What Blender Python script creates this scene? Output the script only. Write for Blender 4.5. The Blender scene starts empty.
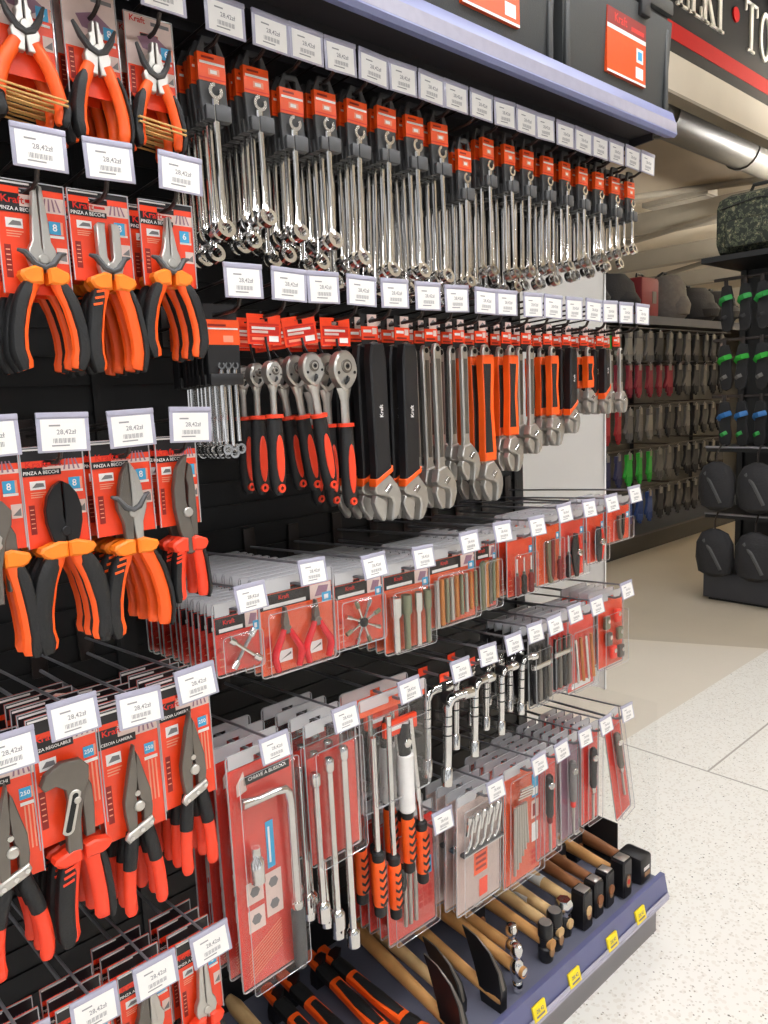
import bpy, bmesh, math, random
from mathutils import Vector, Matrix, Euler
random.seed(7)
PI = math.pi
COL = bpy.context.scene.collection
SC = bpy.context.scene

# ------------------------------------------------------------------ camera
FPX, CX, CY = 770.0, 384.0, 512.0
YAW, PITCH, ROLL = math.radians(47.3826), math.radians(8.29177), math.radians(-2.5)
EYE = Vector((0.94, 0.0, 1.5))
_fw = Vector((-math.sin(YAW)*math.cos(PITCH), math.cos(YAW)*math.cos(PITCH), -math.sin(PITCH)))
_r = _fw.cross(Vector((0, 0, 1))).normalized(); _u = _r.cross(_fw)
RT = math.cos(ROLL)*_r + math.sin(ROLL)*_u
UP = math.cos(ROLL)*_u - math.sin(ROLL)*_r
def _ray(u, v): return RT*((u-CX)/FPX) - UP*((v-CY)/FPX) + _fw
def on_x(u, v, x):
    d = _ray(u, v); return EYE + d*((x-EYE.x)/d.x)
def on_y(u, v, y):
    d = _ray(u, v); return EYE + d*((y-EYE.y)/d.y)
def on_z(u, v, z):
    d = _ray(u, v); return EYE + d*((z-EYE.z)/d.z)
cam = bpy.data.cameras.new('camera'); cam.sensor_fit = 'HORIZONTAL'; cam.sensor_width = 36
cam.lens = FPX/768*36; cam.clip_start = 0.02; cam.clip_end = 200
co = bpy.data.objects.new('camera', cam); COL.objects.link(co)
M = Matrix((( RT.x, UP.x, -_fw.x, EYE.x), (RT.y, UP.y, -_fw.y, EYE.y), (RT.z, UP.z, -_fw.z, EYE.z), (0, 0, 0, 1)))
co.matrix_world = M
SC.camera = co

# ------------------------------------------------------------------ materials
def lin(c):
    c /= 255.0
    return c/12.92 if c <= 0.04045 else ((c+0.055)/1.055)**2.4
def rgb(r, g, b): return (lin(r), lin(g), lin(b), 1)
MATS = {}
def mat(name, c, rough=0.5, metal=0.0, noise=0.06, nscale=60, spec=0.5, coat=0.0, emit=None, bump=0.0):
    m = bpy.data.materials.new(name); m.use_nodes = True
    nt = m.node_tree; b = nt.nodes['Principled BSDF']
    c = rgb(*c)
    b.inputs['Base Color'].default_value = c
    b.inputs['Roughness'].default_value = rough
    b.inputs['Metallic'].default_value = metal
    b.inputs['Specular IOR Level'].default_value = spec
    if coat: b.inputs['Coat Weight'].default_value = coat; b.inputs['Coat Roughness'].default_value = 0.1
    if emit:
        b.inputs['Emission Color'].default_value = rgb(*emit[0]); b.inputs['Emission Strength'].default_value = emit[1]
    if noise:
        tc = nt.nodes.new('ShaderNodeTexCoord'); n = nt.nodes.new('ShaderNodeTexNoise')
        n.inputs['Scale'].default_value = nscale; n.inputs['Detail'].default_value = 3
        nt.links.new(tc.outputs['Object'], n.inputs['Vector'])
        mx = nt.nodes.new('ShaderNodeMix'); mx.data_type = 'RGBA'; mx.blend_type = 'MULTIPLY'
        mx.inputs['Factor'].default_value = 1.0
        mp = nt.nodes.new('ShaderNodeMapRange')
        mp.inputs['To Min'].default_value = 1-2*noise; mp.inputs['To Max'].default_value = 1+noise
        nt.links.new(n.outputs['Fac'], mp.inputs['Value'])
        mx.inputs['A'].default_value = c
        nt.links.new(mp.outputs['Result'], mx.inputs['B'])
        nt.links.new(mx.outputs['Result'], b.inputs['Base Color'])
        if bump:
            bp = nt.nodes.new('ShaderNodeBump'); bp.inputs['Strength'].default_value = bump
            bp.inputs['Distance'].default_value = 0.01
            nt.links.new(n.outputs['Fac'], bp.inputs['Height']); nt.links.new(bp.outputs['Normal'], b.inputs['Normal'])
    MATS[name] = m
    return m
mat('card_red', (242, 66, 24), 0.38, coat=0.3)
mat('card_deep', (208, 34, 16), 0.4)
mat('pack_red', (240, 58, 40), 0.4, coat=0.2)
mat('card_orange', (243, 84, 22), 0.38, coat=0.3)
mat('print_black', (26, 22, 24), 0.4)
mat('print_white', (240, 236, 232), 0.5)
mat('print_grey', (120, 116, 116), 0.5)
mat('print_skin', (226, 200, 190), 0.5)
mat('print_mauve', (150, 110, 128), 0.5)
mat('print_blue', (60, 160, 205), 0.45)
mat('print_pink', (238, 150, 120), 0.5)
mat('print_dark_red', (140, 24, 14), 0.45)
mat('print_red', (220, 40, 24), 0.45)
mat('grip_orange', (248, 92, 22), 0.45)
mat('grip_amber', (252, 132, 30), 0.42)
mat('grip_red', (240, 66, 34), 0.42)
mat('grip_black', (20, 20, 21), 0.55, bump=0.15, nscale=300)
mat('black_plastic', (25, 24, 26), 0.42)
mat('grey_plastic', (70, 70, 71), 0.45)
mat('dark_steel', (112, 106, 99), 0.36, 0.6)
mat('black_steel', (36, 35, 36), 0.35, 0.5)
mat('steel', (196, 192, 185), 0.30, 0.75)
mat('chrome', (236, 236, 236), 0.12, 1.0, noise=0.02)
mat('glossy_red', (214, 24, 40), 0.25)
mat('band', (206, 160, 92), 0.6)
mat('label_frame', (170, 168, 186), 0.3, coat=0.4)
mat('label_card', (238, 235, 230), 0.5, noise=0.02)
mat('label_ink', (150, 148, 148), 0.6)
mat('wire_dark', (58, 52, 50), 0.35, 0.6)
mat('wire_grey', (138, 136, 140), 0.35, 0.5)
mat('peg_black', (11, 11, 12), 0.55, nscale=8)
mat('upright_black', (15, 15, 16), 0.5)
mat('panel_white', (236, 235, 231), 0.5, nscale=3, noise=0.02)
mat('deck_blue', (104, 106, 122), 0.4, nscale=10)
mat('lip_blue', (128, 134, 176), 0.32, nscale=10)
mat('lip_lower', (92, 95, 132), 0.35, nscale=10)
mat('rail_clear', (166, 164, 180), 0.2, coat=0.5)
mat('kick_grey', (124, 120, 123), 0.45, nscale=6)
mat('shelf_dark', (42, 40, 44), 0.5, nscale=6)
mat('tag_yellow', (246, 218, 40), 0.5)
mat('box_grey', (66, 68, 68), 0.5, bump=0.1, nscale=400)
mat('box_dark', (34, 34, 36), 0.5)
mat('wood', (206, 152, 92), 0.5, nscale=25, noise=0.18)
mat('wood_pale', (222, 184, 130), 0.5, nscale=25, noise=0.15)
mat('wood_dark', (150, 96, 58), 0.5, nscale=25, noise=0.2)
mat('tan_paper', (168, 130, 96), 0.6)
mat('head_black', (22, 21, 23), 0.38)
mat('floor_beige', (216, 206, 190), 0.45, nscale=1.5, noise=0.04)
mat('floor_shade_brown', (190, 177, 156), 0.5, nscale=2, noise=0.06)
mat('ceiling_beige', (206, 194, 172), 0.8, nscale=1.2, noise=0.08)
mat('truss_grey', (150, 142, 128), 0.7, nscale=3)
mat('duct_grey', (82, 78, 71), 0.45, nscale=4)
mat('soffit', (172, 158, 138), 0.7, nscale=2)
mat('beam_white', (214, 206, 190), 0.7, nscale=3)
mat('sign_black', (26, 24, 24), 0.7, nscale=4, spec=.2)
mat('sign_red', (186, 18, 14), 0.6, spec=.2)
mat('sign_letter', (224, 220, 208), 0.6)
mat('glove_maroon', (112, 18, 36), 0.8); mat('glove_red', (136, 20, 26), 0.8)
mat('glove_grey', (84, 81, 78), 0.8); mat('glove_green', (30, 140, 36), 0.75)
mat('glove_navy', (30, 32, 66), 0.8); mat('glove_blue', (22, 50, 100), 0.8)
mat('glove_black', (22, 21, 22), 0.8); mat('glove_pale', (112, 108, 101), 0.8)
mat('hivis_green', (30, 130, 52), 0.6); mat('cyan_blue', (30, 92, 150), 0.6)
mat('fabric_black', (34, 33, 35), 0.85, bump=0.3, nscale=80)
mat('fabric_grey', (112, 106, 100), 0.9, nscale=30, noise=0.2, bump=0.3)
mat('suitcase_red', (112, 14, 18), 0.6)
mat('fixture_black', (13, 13, 14), 0.5, nscale=6)
mat('kick_blue', (58, 59, 66), 0.45, nscale=6)
mat('tube_olive', (132, 136, 112), 0.35, 0.6)
mat('bit_amber', (190, 120, 60), 0.35, 0.2)
mat('lamp_glow', (255, 250, 242), 0.5, noise=0, emit=((248, 250, 255), 1.0))
mat('added_uplight_glow', (255, 248, 238), 0.5, noise=0, emit=((255, 250, 242), 560.0))
mat('lamp_body', (226, 226, 224), 0.5)

def camo():
    m = bpy.data.materials.new('camo'); m.use_nodes = True; nt = m.node_tree; b = nt.nodes['Principled BSDF']
    tc = nt.nodes.new('ShaderNodeTexCoord'); n = nt.nodes.new('ShaderNodeTexNoise'); n.inputs['Scale'].default_value = 34
    n.inputs['Detail'].default_value = 2
    r = nt.nodes.new('ShaderNodeValToRGB'); r.color_ramp.interpolation = 'CONSTANT'
    e = r.color_ramp.elements; e[0].color = rgb(34, 38, 30); e[0].position = 0
    e[1].color = rgb(78, 82, 62); e[1].position = 0.5
    k = r.color_ramp.elements.new(0.56); k.color = rgb(50, 52, 42)
    k = r.color_ramp.elements.new(0.63); k.color = rgb(116, 112, 88)
    nt.links.new(tc.outputs['Object'], n.inputs['Vector']); nt.links.new(n.outputs['Fac'], r.inputs['Fac'])
    nt.links.new(r.outputs['Color'], b.inputs['Base Color']); b.inputs['Roughness'].default_value = 0.9
    MATS['camo'] = m
camo()

def clear_mat(name, gloss, haze, tint, rough=0.12):
    m = bpy.data.materials.new(name); m.use_nodes = True; nt = m.node_tree
    for n in list(nt.nodes):
        if n.type != 'OUTPUT_MATERIAL': nt.nodes.remove(n)
    out = [n for n in nt.nodes if n.type == 'OUTPUT_MATERIAL'][0]
    tr = nt.nodes.new('ShaderNodeBsdfTransparent'); tr.inputs['Color'].default_value = (*tint, 1)
    gl = nt.nodes.new('ShaderNodeBsdfGlossy'); gl.inputs['Roughness'].default_value = rough
    df = nt.nodes.new('ShaderNodeBsdfDiffuse'); df.inputs['Color'].default_value = (0.85, 0.85, 0.87, 1)
    lw = nt.nodes.new('ShaderNodeLayerWeight'); lw.inputs['Blend'].default_value = 0.25
    mr = nt.nodes.new('ShaderNodeMapRange'); mr.inputs['To Min'].default_value = gloss; mr.inputs['To Max'].default_value = min(1, gloss*6)
    tc = nt.nodes.new('ShaderNodeTexCoord'); nz = nt.nodes.new('ShaderNodeTexNoise'); nz.inputs['Scale'].default_value = 18
    bp = nt.nodes.new('ShaderNodeBump'); bp.inputs['Strength'].default_value = 0.35; bp.inputs['Distance'].default_value = 0.01
    nt.links.new(tc.outputs['Object'], nz.inputs['Vector']); nt.links.new(nz.outputs['Fac'], bp.inputs['Height'])
    nt.links.new(bp.outputs['Normal'], gl.inputs['Normal'])
    m1 = nt.nodes.new('ShaderNodeMixShader'); m2 = nt.nodes.new('ShaderNodeMixShader')
    m1.inputs['Fac'].default_value = haze
    nt.links.new(lw.outputs['Facing'], mr.inputs['Value'])
    nt.links.new(tr.outputs[0], m1.inputs[1]); nt.links.new(df.outputs[0], m1.inputs[2])
    nt.links.new(mr.outputs['Result'], m2.inputs['Fac']); nt.links.new(m1.outputs[0], m2.inputs[1]); nt.links.new(gl.outputs[0], m2.inputs[2])
    nt.links.new(m2.outputs[0], out.inputs['Surface'])
    MATS[name] = m
clear_mat('clear', 0.028, 0.006, (0.985, 0.985, 0.985))
def translucent_white():
    m = bpy.data.materials.new('panel_translucent'); m.use_nodes = True; nt = m.node_tree
    b = nt.nodes['Principled BSDF']; b.inputs['Base Color'].default_value = rgb(245, 245, 243); b.inputs['Roughness'].default_value = 0.5
    out = [n for n in nt.nodes if n.type == 'OUTPUT_MATERIAL'][0]
    t = nt.nodes.new('ShaderNodeBsdfTranslucent'); t.inputs['Color'].default_value = (0.96, 0.96, 0.95, 1)
    x = nt.nodes.new('ShaderNodeMixShader'); x.inputs['Fac'].default_value = 0.8
    nt.links.new(b.outputs[0], x.inputs[1]); nt.links.new(t.outputs[0], x.inputs[2]); nt.links.new(x.outputs[0], out.inputs['Surface'])
    MATS['panel_translucent'] = m
translucent_white()
clear_mat('clear_edge', 0.12, 0.55, (0.95, 0.95, 0.96))
clear_mat('acrylic', 0.006, 0.0, (0.99, 0.992, 0.992), 0.02)

def terrazzo():
    m = bpy.data.materials.new('terrazzo'); m.use_nodes = True; nt = m.node_tree; b = nt.nodes['Principled BSDF']
    L = nt.links.new
    tc = nt.nodes.new('ShaderNodeTexCoord')
    base = rgb(230, 226, 217)
    def chips(scale, lo, hi, prev, col):
        v = nt.nodes.new('ShaderNodeTexVoronoi'); v.inputs['Scale'].default_value = scale; v.inputs['Randomness'].default_value = 1
        L(tc.outputs['Object'], v.inputs['Vector'])
        lt = nt.nodes.new('ShaderNodeMath'); lt.operation = 'LESS_THAN'; lt.inputs[1].default_value = lo
        L(v.outputs['Distance'], lt.inputs[0])
        sx = nt.nodes.new('ShaderNodeSeparateColor'); L(v.outputs['Color'], sx.inputs[0])
        g = nt.nodes.new('ShaderNodeMath'); g.operation = 'GREATER_THAN'; g.inputs[1].default_value = hi; L(sx.outputs[0], g.inputs[0])
        mu = nt.nodes.new('ShaderNodeMath'); mu.operation = 'MULTIPLY'; L(lt.outputs[0], mu.inputs[0]); L(g.outputs[0], mu.inputs[1])
        mx = nt.nodes.new('ShaderNodeMix'); mx.data_type = 'RGBA'; L(mu.outputs[0], mx.inputs['Factor'])
        if isinstance(prev, tuple): mx.inputs['A'].default_value = prev
        else: L(prev, mx.inputs['A'])
        mx.inputs['B'].default_value = col
        return mx.outputs['Result']
    c = chips(80, 0.5, 0.6, base, rgb(222, 216, 205))
    c = chips(120, 0.4, 0.78, c, rgb(206, 199, 187))
    c = chips(95, 0.22, 0.84, c, rgb(150, 141, 128))
    c = chips(52, 0.14, 0.88, c, rgb(104, 97, 88))
    br = nt.nodes.new('ShaderNodeTexBrick'); br.offset = 0.5; br.offset_frequency = 2; br.inputs['Scale'].default_value = 1
    br.inputs['Brick Width'].default_value = 1.9; br.inputs['Row Height'].default_value = 1.9; br.inputs['Mortar Size'].default_value = 0.0045
    br.inputs['Color1'].default_value = (0, 0, 0, 1); br.inputs['Color2'].default_value = (0, 0, 0, 1); br.inputs['Mortar'].default_value = (1, 1, 1, 1)
    mp = nt.nodes.new('ShaderNodeMapping'); mp.inputs['Location'].default_value = (0.32+1.9*5, -2.827+1.9*5, 0)
    L(tc.outputs['Object'], mp.inputs['Vector']); L(mp.outputs[0], br.inputs['Vector'])
    mx = nt.nodes.new('ShaderNodeMix'); mx.data_type = 'RGBA'; L(br.outputs['Color'], mx.inputs['Factor']); L(c, mx.inputs['A'])
    mx.inputs['B'].default_value = rgb(168, 161, 150)
    L(mx.outputs['Result'], b.inputs['Base Color']); b.inputs['Roughness'].default_value = 0.42
    MATS['terrazzo'] = m
terrazzo()

# ------------------------------------------------------------------ mesh builder
_TXT = {}
def text_geo(s):
    if s in _TXT: return _TXT[s]
    cu = bpy.data.curves.new('lettering', 'FONT'); cu.body = s; cu.size = 1; cu.align_x = 'CENTER'; cu.align_y = 'CENTER'
    cu.offset = 0.015; cu.resolution_u = 2; cu.fill_mode = 'FRONT'
    o = bpy.data.objects.new('lettering', cu); COL.objects.link(o)
    dg = bpy.context.evaluated_depsgraph_get(); me = o.evaluated_get(dg).to_mesh()
    g = ([tuple(v.co) for v in me.vertices], [tuple(p.vertices) for p in me.polygons])
    o.evaluated_get(dg).to_mesh_clear(); bpy.data.objects.remove(o); bpy.data.curves.remove(cu)
    _TXT[s] = g
    return g

class MB:
    def __init__(s, mt=Matrix.Identity(4)):
        s.v = []; s.f = []; s.mi = []; s.mats = []; s.M = mt.copy()
    def _m(s, name):
        if name not in s.mats: s.mats.append(name)
        return s.mats.index(name)
    def add(s, vs, fs, m):
        o = len(s.v); k = s._m(m)
        s.v += [tuple(s.M @ Vector(p)) for p in vs]
        for f in fs: s.f.append([o+i for i in f]); s.mi.append(k)
        return s
    def box(s, x0, x1, y0, y1, z0, z1, m, bev=0.0):
        if bev > 0:
            bm = bmesh.new(); bmesh.ops.create_cube(bm, size=1)
            for v in bm.verts:
                v.co = Vector(((x0+x1)/2+v.co.x*(x1-x0), (y0+y1)/2+v.co.y*(y1-y0), (z0+z1)/2+v.co.z*(z1-z0)))
            bmesh.ops.bevel(bm, geom=bm.edges[:], offset=bev, segments=2, affect='EDGES', profile=0.5)
            bm.verts.index_update()
            s.add([v.co for v in bm.verts], [[v.index for v in f.verts] for f in bm.faces], m); bm.free(); return s
        vs = [(x, y, z) for x in (x0, x1) for y in (y0, y1) for z in (z0, z1)]
        return s.add(vs, [(0, 1, 3, 2), (4, 6, 7, 5), (0, 4, 5, 1), (2, 3, 7, 6), (0, 2, 6, 4), (1, 5, 7, 3)], m)
    def prism(s, pts, x0, x1, m, bev=0.0, mf=None):      # outline in (y, z), extruded along x; chamfered front edge
        a = sum(pts[i][0]*pts[(i+1) % len(pts)][1]-pts[(i+1) % len(pts)][0]*pts[i][1] for i in range(len(pts)))
        if a < 0: pts = pts[::-1]
        n = len(pts)
        def inset(d):
            out = []
            for i in range(n):
                p = Vector(pts[i]); q = Vector(pts[i-1]); r = Vector(pts[(i+1) % n])
                e1 = (p-q); e2 = (r-p)
                if e1.length < 1e-9 or e2.length < 1e-9: out.append(tuple(p)); continue
                e1.normalize(); e2.normalize()
                n1 = Vector((-e1.y, e1.x)); n2 = Vector((-e2.y, e2.x)); b = n1+n2
                if b.length < 1e-6: out.append(tuple(p)); continue
                b.normalize(); k = d/max(0.45, b.dot(n1)); out.append((p.x+b.x*k, p.y+b.y*k))
            return out
        if bev > 0:
            ip = inset(bev); xb = x1-bev if x1 > x0 else x1+bev
            vs = [(x0, y, z) for y, z in pts]+[(xb, y, z) for y, z in pts]+[(x1, y, z) for y, z in ip]
            fs = [[n-1-i for i in range(n)]]
            for i in range(n):
                j = (i+1) % n; fs += [[i, j, n+j, n+i], [n+i, n+j, 2*n+j, 2*n+i]]
            s.add(vs, fs, m); return s.add([(x1, y, z) for y, z in ip], [list(range(n))], mf or m)
        vs = [(x0, y, z) for y, z in pts]+[(x1, y, z) for y, z in pts]
        fs = [[n-1-i for i in range(n)]]+[[i, (i+1) % n, n+(i+1) % n, n+i] for i in range(n)]
        s.add(vs, fs, m)
        return s.add([(x1, y, z) for y, z in pts], [list(range(n))], mf or m)
    def quad(s, y0, y1, z0, z1, x, m):
        return s.add([(x, y0, z0), (x, y1, z0), (x, y1, z1), (x, y0, z1)], [(0, 1, 2, 3)], m)
    def poly(s, pts, x, m):
        return s.add([(x, y, z) for y, z in pts], [list(range(len(pts)))], m)
    def ring(s, y, z, ro, ri, x0, x1, m, seg=14, a0=0, a1=2*PI):
        full = abs(a1-a0) > 6.28; k = seg if full else seg+1
        vs = []
        for i in range(k):
            t = a0+(a1-a0)*i/seg; c, sn = math.cos(t), math.sin(t)
            vs += [(x0, y+ro*c, z+ro*sn), (x1, y+ro*c, z+ro*sn), (x1, y+ri*c, z+ri*sn), (x0, y+ri*c, z+ri*sn)]
        fs = []
        for i in range(seg):
            a = 4*i; b = 4*((i+1) % k)
            for q in range(4): fs.append((a+q, b+q, b+(q+1) % 4, a+(q+1) % 4))
        if not full: fs += [(0, 1, 2, 3), (4*seg+3, 4*seg+2, 4*seg+1, 4*seg)]
        return s.add(vs, fs, m)
    def disc(s, y, z, r, x0, x1, m, seg=12, bev=0.0):
        return s.prism([(y+r*math.cos(2*PI*i/seg), z+r*math.sin(2*PI*i/seg)) for i in range(seg)], x0, x1, m, bev)
    def sweep(s, path, rad, m, seg=8, N=(1, 0, 0), caps=True, sq=1.0):   # rad per point: r or (in-plane, along N)
        path = [Vector(p) for p in path]; n = len(path); vs = []; fs = []
        if not isinstance(rad, list): rad = [rad]*n
        for i, p in enumerate(path):
            t = (path[min(i+1, n-1)]-path[max(i-1, 0)]).normalized()
            nn = Vector(N); nn = nn-t*nn.dot(t)
            if nn.length < 1e-4: nn = Vector((0, 1, 0)) - t*t.y
            if nn.length < 1e-4: nn = Vector((0, 0, 1))
            nn.normalize(); a = nn.cross(t)
            r = rad[i]; ra, rb = r if isinstance(r, tuple) else (r, r)
            for k in range(seg):
                th = 2*PI*k/seg; ct, sn = math.cos(th), math.sin(th)
                if sq != 1.0: ct = math.copysign(abs(ct)**sq, ct); sn = math.copysign(abs(sn)**sq, sn)
                vs.append(p+a*(ra*ct)+nn*(rb*sn))
        for i in range(n-1):
            for k in range(seg):
                k2 = (k+1) % seg; fs.append((i*seg+k, i*seg+k2, (i+1)*seg+k2, (i+1)*seg+k))
        if caps: fs += [list(range(seg))[::-1], [(n-1)*seg+k for k in range(seg)]]
        return s.add(vs, fs, m)
    def lathe(s, prof, m, o=(0, 0, 0), ax=(0, 0, 1), seg=14):    # prof: (radius, height along ax)
        ax = Vector(ax).normalized(); e = Vector((1, 0, 0)) if abs(ax.x) < 0.9 else Vector((0, 1, 0))
        u = ax.cross(e).normalized(); w = ax.cross(u); o = Vector(o); vs = []; fs = []
        for r, h in prof:
            for k in range(seg):
                t = 2*PI*k/seg; vs.append(o+ax*h+u*(max(r, 1e-5)*math.cos(t))+w*(max(r, 1e-5)*math.sin(t)))
        for i in range(len(prof)-1):
            for k in range(seg):
                k2 = (k+1) % seg; fs.append((i*seg+k, i*seg+k2, (i+1)*seg+k2, (i+1)*seg+k))
        fs += [list(range(seg))[::-1], [(len(prof)-1)*seg+k for k in range(seg)]]
        return s.add(vs, fs, m)
    def text(s, t, y, z, size, x, m, rot=0.0, sx=1.0):
        vs, fs = text_geo(t); c, sn = math.cos(rot), math.sin(rot)
        return s.add([(x, y+size*(a*sx*c-b*sn), z+size*(a*sx*sn+b*c)) for a, b, _ in vs], fs, m)
    def mesh(s, name):
        me = bpy.data.meshes.new(name); me.from_pydata(s.v, [], s.f)
        for m in s.mats: me.materials.append(MATS[m])
        me.polygons.foreach_set('material_index', s.mi)
        bm = bmesh.new(); bm.from_mesh(me)
        bmesh.ops.recalc_face_normals(bm, faces=bm.faces[:]); bm.to_mesh(me); bm.free()
        me.polygons.foreach_set('use_smooth', [True]*len(me.polygons)); me.set_sharp_from_angle(angle=math.radians(38))
        me.update(); return me

class Part:
    def __init__(s, name, mb, subs=(), label=None): s.name = name; s.me = mb.mesh(name); s.subs = list(subs); s.label = label
def _mk(p, parent):
    o = bpy.data.objects.new(p.name, p.me); COL.objects.link(o); o.parent = parent
    if p.label: o['label'] = p.label
    for q in p.subs: _mk(q, o)
    return o
SEEN = {}
def place(parts, name, loc, label, cat, group=None, rot=(0, 0, 0), kind=None, scale=1.0):
    if len(parts) == 1 and not kind == 'empty':
        r = _mk(parts[0], None); r.name = name
    else:
        r = bpy.data.objects.new(name, None); COL.objects.link(r); r.empty_display_size = 0.02
        for p in parts: _mk(p, r)
    r.location = loc; r.rotation_euler = rot
    if scale != 1.0: r.scale = scale if isinstance(scale, tuple) else (scale,)*3
    r['label'] = label
    if cat: r['category'] = cat
    if group: r['group'] = group
    if kind and kind != 'empty': r['kind'] = kind
    SEEN[label] = SEEN.get(label, 0)+1
    return r
def structure(name, mb, loc=(0, 0, 0), label=None):
    o = bpy.data.objects.new(name, mb.mesh(name)); COL.objects.link(o); o.location = loc; o['kind'] = 'structure'
    if label: o['label'] = label; o['category'] = name.split('_')[0]
    return o
ORD = ['zeroth', 'first', 'second', 'third', 'fourth', 'fifth', 'sixth', 'seventh', 'eighth', 'ninth', 'tenth', 'eleventh', 'twelfth',
       'thirteenth', 'fourteenth', 'fifteenth', 'sixteenth', 'seventeenth', 'eighteenth', 'nineteenth', 'twentieth']
def J(a): return random.uniform(-a, a)

# ================================================================== setting
b = MB(); b.box(-0.7, 7, -4, 4.45, -0.05, 0, 'terrazzo'); b.box(-9, -0.7, -4, 2.83, -0.05, 0, 'terrazzo')
structure('floor', b, label='speckled cream terrazzo floor of the aisle')
b = MB(); b.box(-4, -0.7, 2.83, 4.1, -0.05, 0.0, 'floor_beige')
structure('floor.001', b, label='plain light beige floor strip beyond the shelf end')
b = MB(); b.add([(-4, 4.1, 0), (-1.42, 4.1, 0), (-0.7, 4.45, 0), (7, 4.45, 0), (7, 26, 0), (-12, 26, 0), (-12, 4.1, 0)], [(0, 1, 2, 3, 4, 5, 6)], 'floor_shade_brown')  # shade beyond a diagonal edge, painted into the floor colour
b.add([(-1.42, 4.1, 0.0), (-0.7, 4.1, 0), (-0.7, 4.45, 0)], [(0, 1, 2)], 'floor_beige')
structure('floor.002', b, label='floor in front of the glove wall, shade painted in as brown')
CZ = 4.6
b = MB(); b.box(-14, 9, -5, 27, CZ, CZ+0.1, 'ceiling_beige')
structure('ceiling', b, label='beige hall ceiling')
b = MB(); b.box(-14, 9, 26, 26.2, 0, CZ, 'ceiling_beige'); structure('wall_far', b, label='far beige hall wall')
b = MB(); b.box(-14.2, -14, -5, 27, 0, CZ, 'ceiling_beige'); structure('wall_left', b, label='beige hall wall behind the glove shelving')
for i, yy in enumerate((7.0, 10.2, 13.4, 17.0, 21.0)):
    b = MB(); b.box(-14, 9, yy-0.11, yy+0.11, CZ-0.34, CZ, 'truss_grey'); b.box(-14, 9, yy-0.16, yy+0.16, CZ-0.38, CZ-0.34, 'truss_grey')
    structure('trim_%d' % (i+1), b, label='ceiling beam crossing the hall')
for i, (xa, ya, xb, yb) in enumerate(((-9, 8.5, -2.2, 11.5), (-11, 15, -3, 12.0), (-8.5, 18, -3, 14.5))):
    b = MB(); b.sweep([(xa, ya, CZ-0.45), (xb, yb, CZ-0.45)], 0.05, 'truss_grey')
    structure('trim_%d' % (i+6), b, label='diagonal brace under the hall ceiling')
b = MB(); b.box(4.8, 4.95, 5.0, 27, 0, CZ, 'soffit'); structure('wall_light_blocker', b, label='unseen taupe wall added to block side light on the gloves')  # unseen wall added to keep surrounding light off the glove area
# duct
d0 = on_x(655, 112, -2.4); d1 = on_x(768, 172, -2.4)
b = MB(); zz = (d0.z+d1.z)/2+0.05
b.sweep([(-2.4, y, zz) for y in (5.2, 7, 9, 11, 14)], 0.17, 'duct_grey', seg=18)
for y in (6.4, 8.0, 9.6, 11.2): b.lathe([(0.17, -0.03), (0.185, -0.03), (0.185, 0.03), (0.17, 0.03)], 'duct_grey', (-2.4, y, zz), (0, 1, 0), 18)
place([Part('ventilation_duct', b)], 'ventilation_duct', (0, 0, 0), 'round grey ventilation duct running under the hall ceiling', 'duct', )
b = MB(); b.box(-9, -2.75, 4.4, 10.9, 4.18, 4.24, 'soffit'); b.box(-9, -2.75, 10.84, 10.9, 4.24, CZ, 'soffit'); structure('ceiling.001', b, label='lower taupe soffit over the glove wall')
# hanging lamp box under far ceiling
b = MB(); b.box(-0.5, 0.5, -0.16, 0.16, 0, 0.12, 'truss_grey', 0.02)
b2 = MB(); b2.box(-0.46, 0.46, -0.12, 0.12, -0.01, 0.0, 'truss_grey')
b3 = MB()
for sx in (-0.4, 0.4): b3.box(sx-0.01, sx+0.01, -0.01, 0.01, 0.12, 0.6, 'truss_grey')
q = on_x(679, 199, -4.6)
place([Part('housing', b), Part('diffuser', b2), Part('suspension_rod', b3)], 'ceiling_heater', (q.x, q.y, q.z-0.05), 'grey rectangular unit hanging under the far ceiling', 'ceiling unit')

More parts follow.
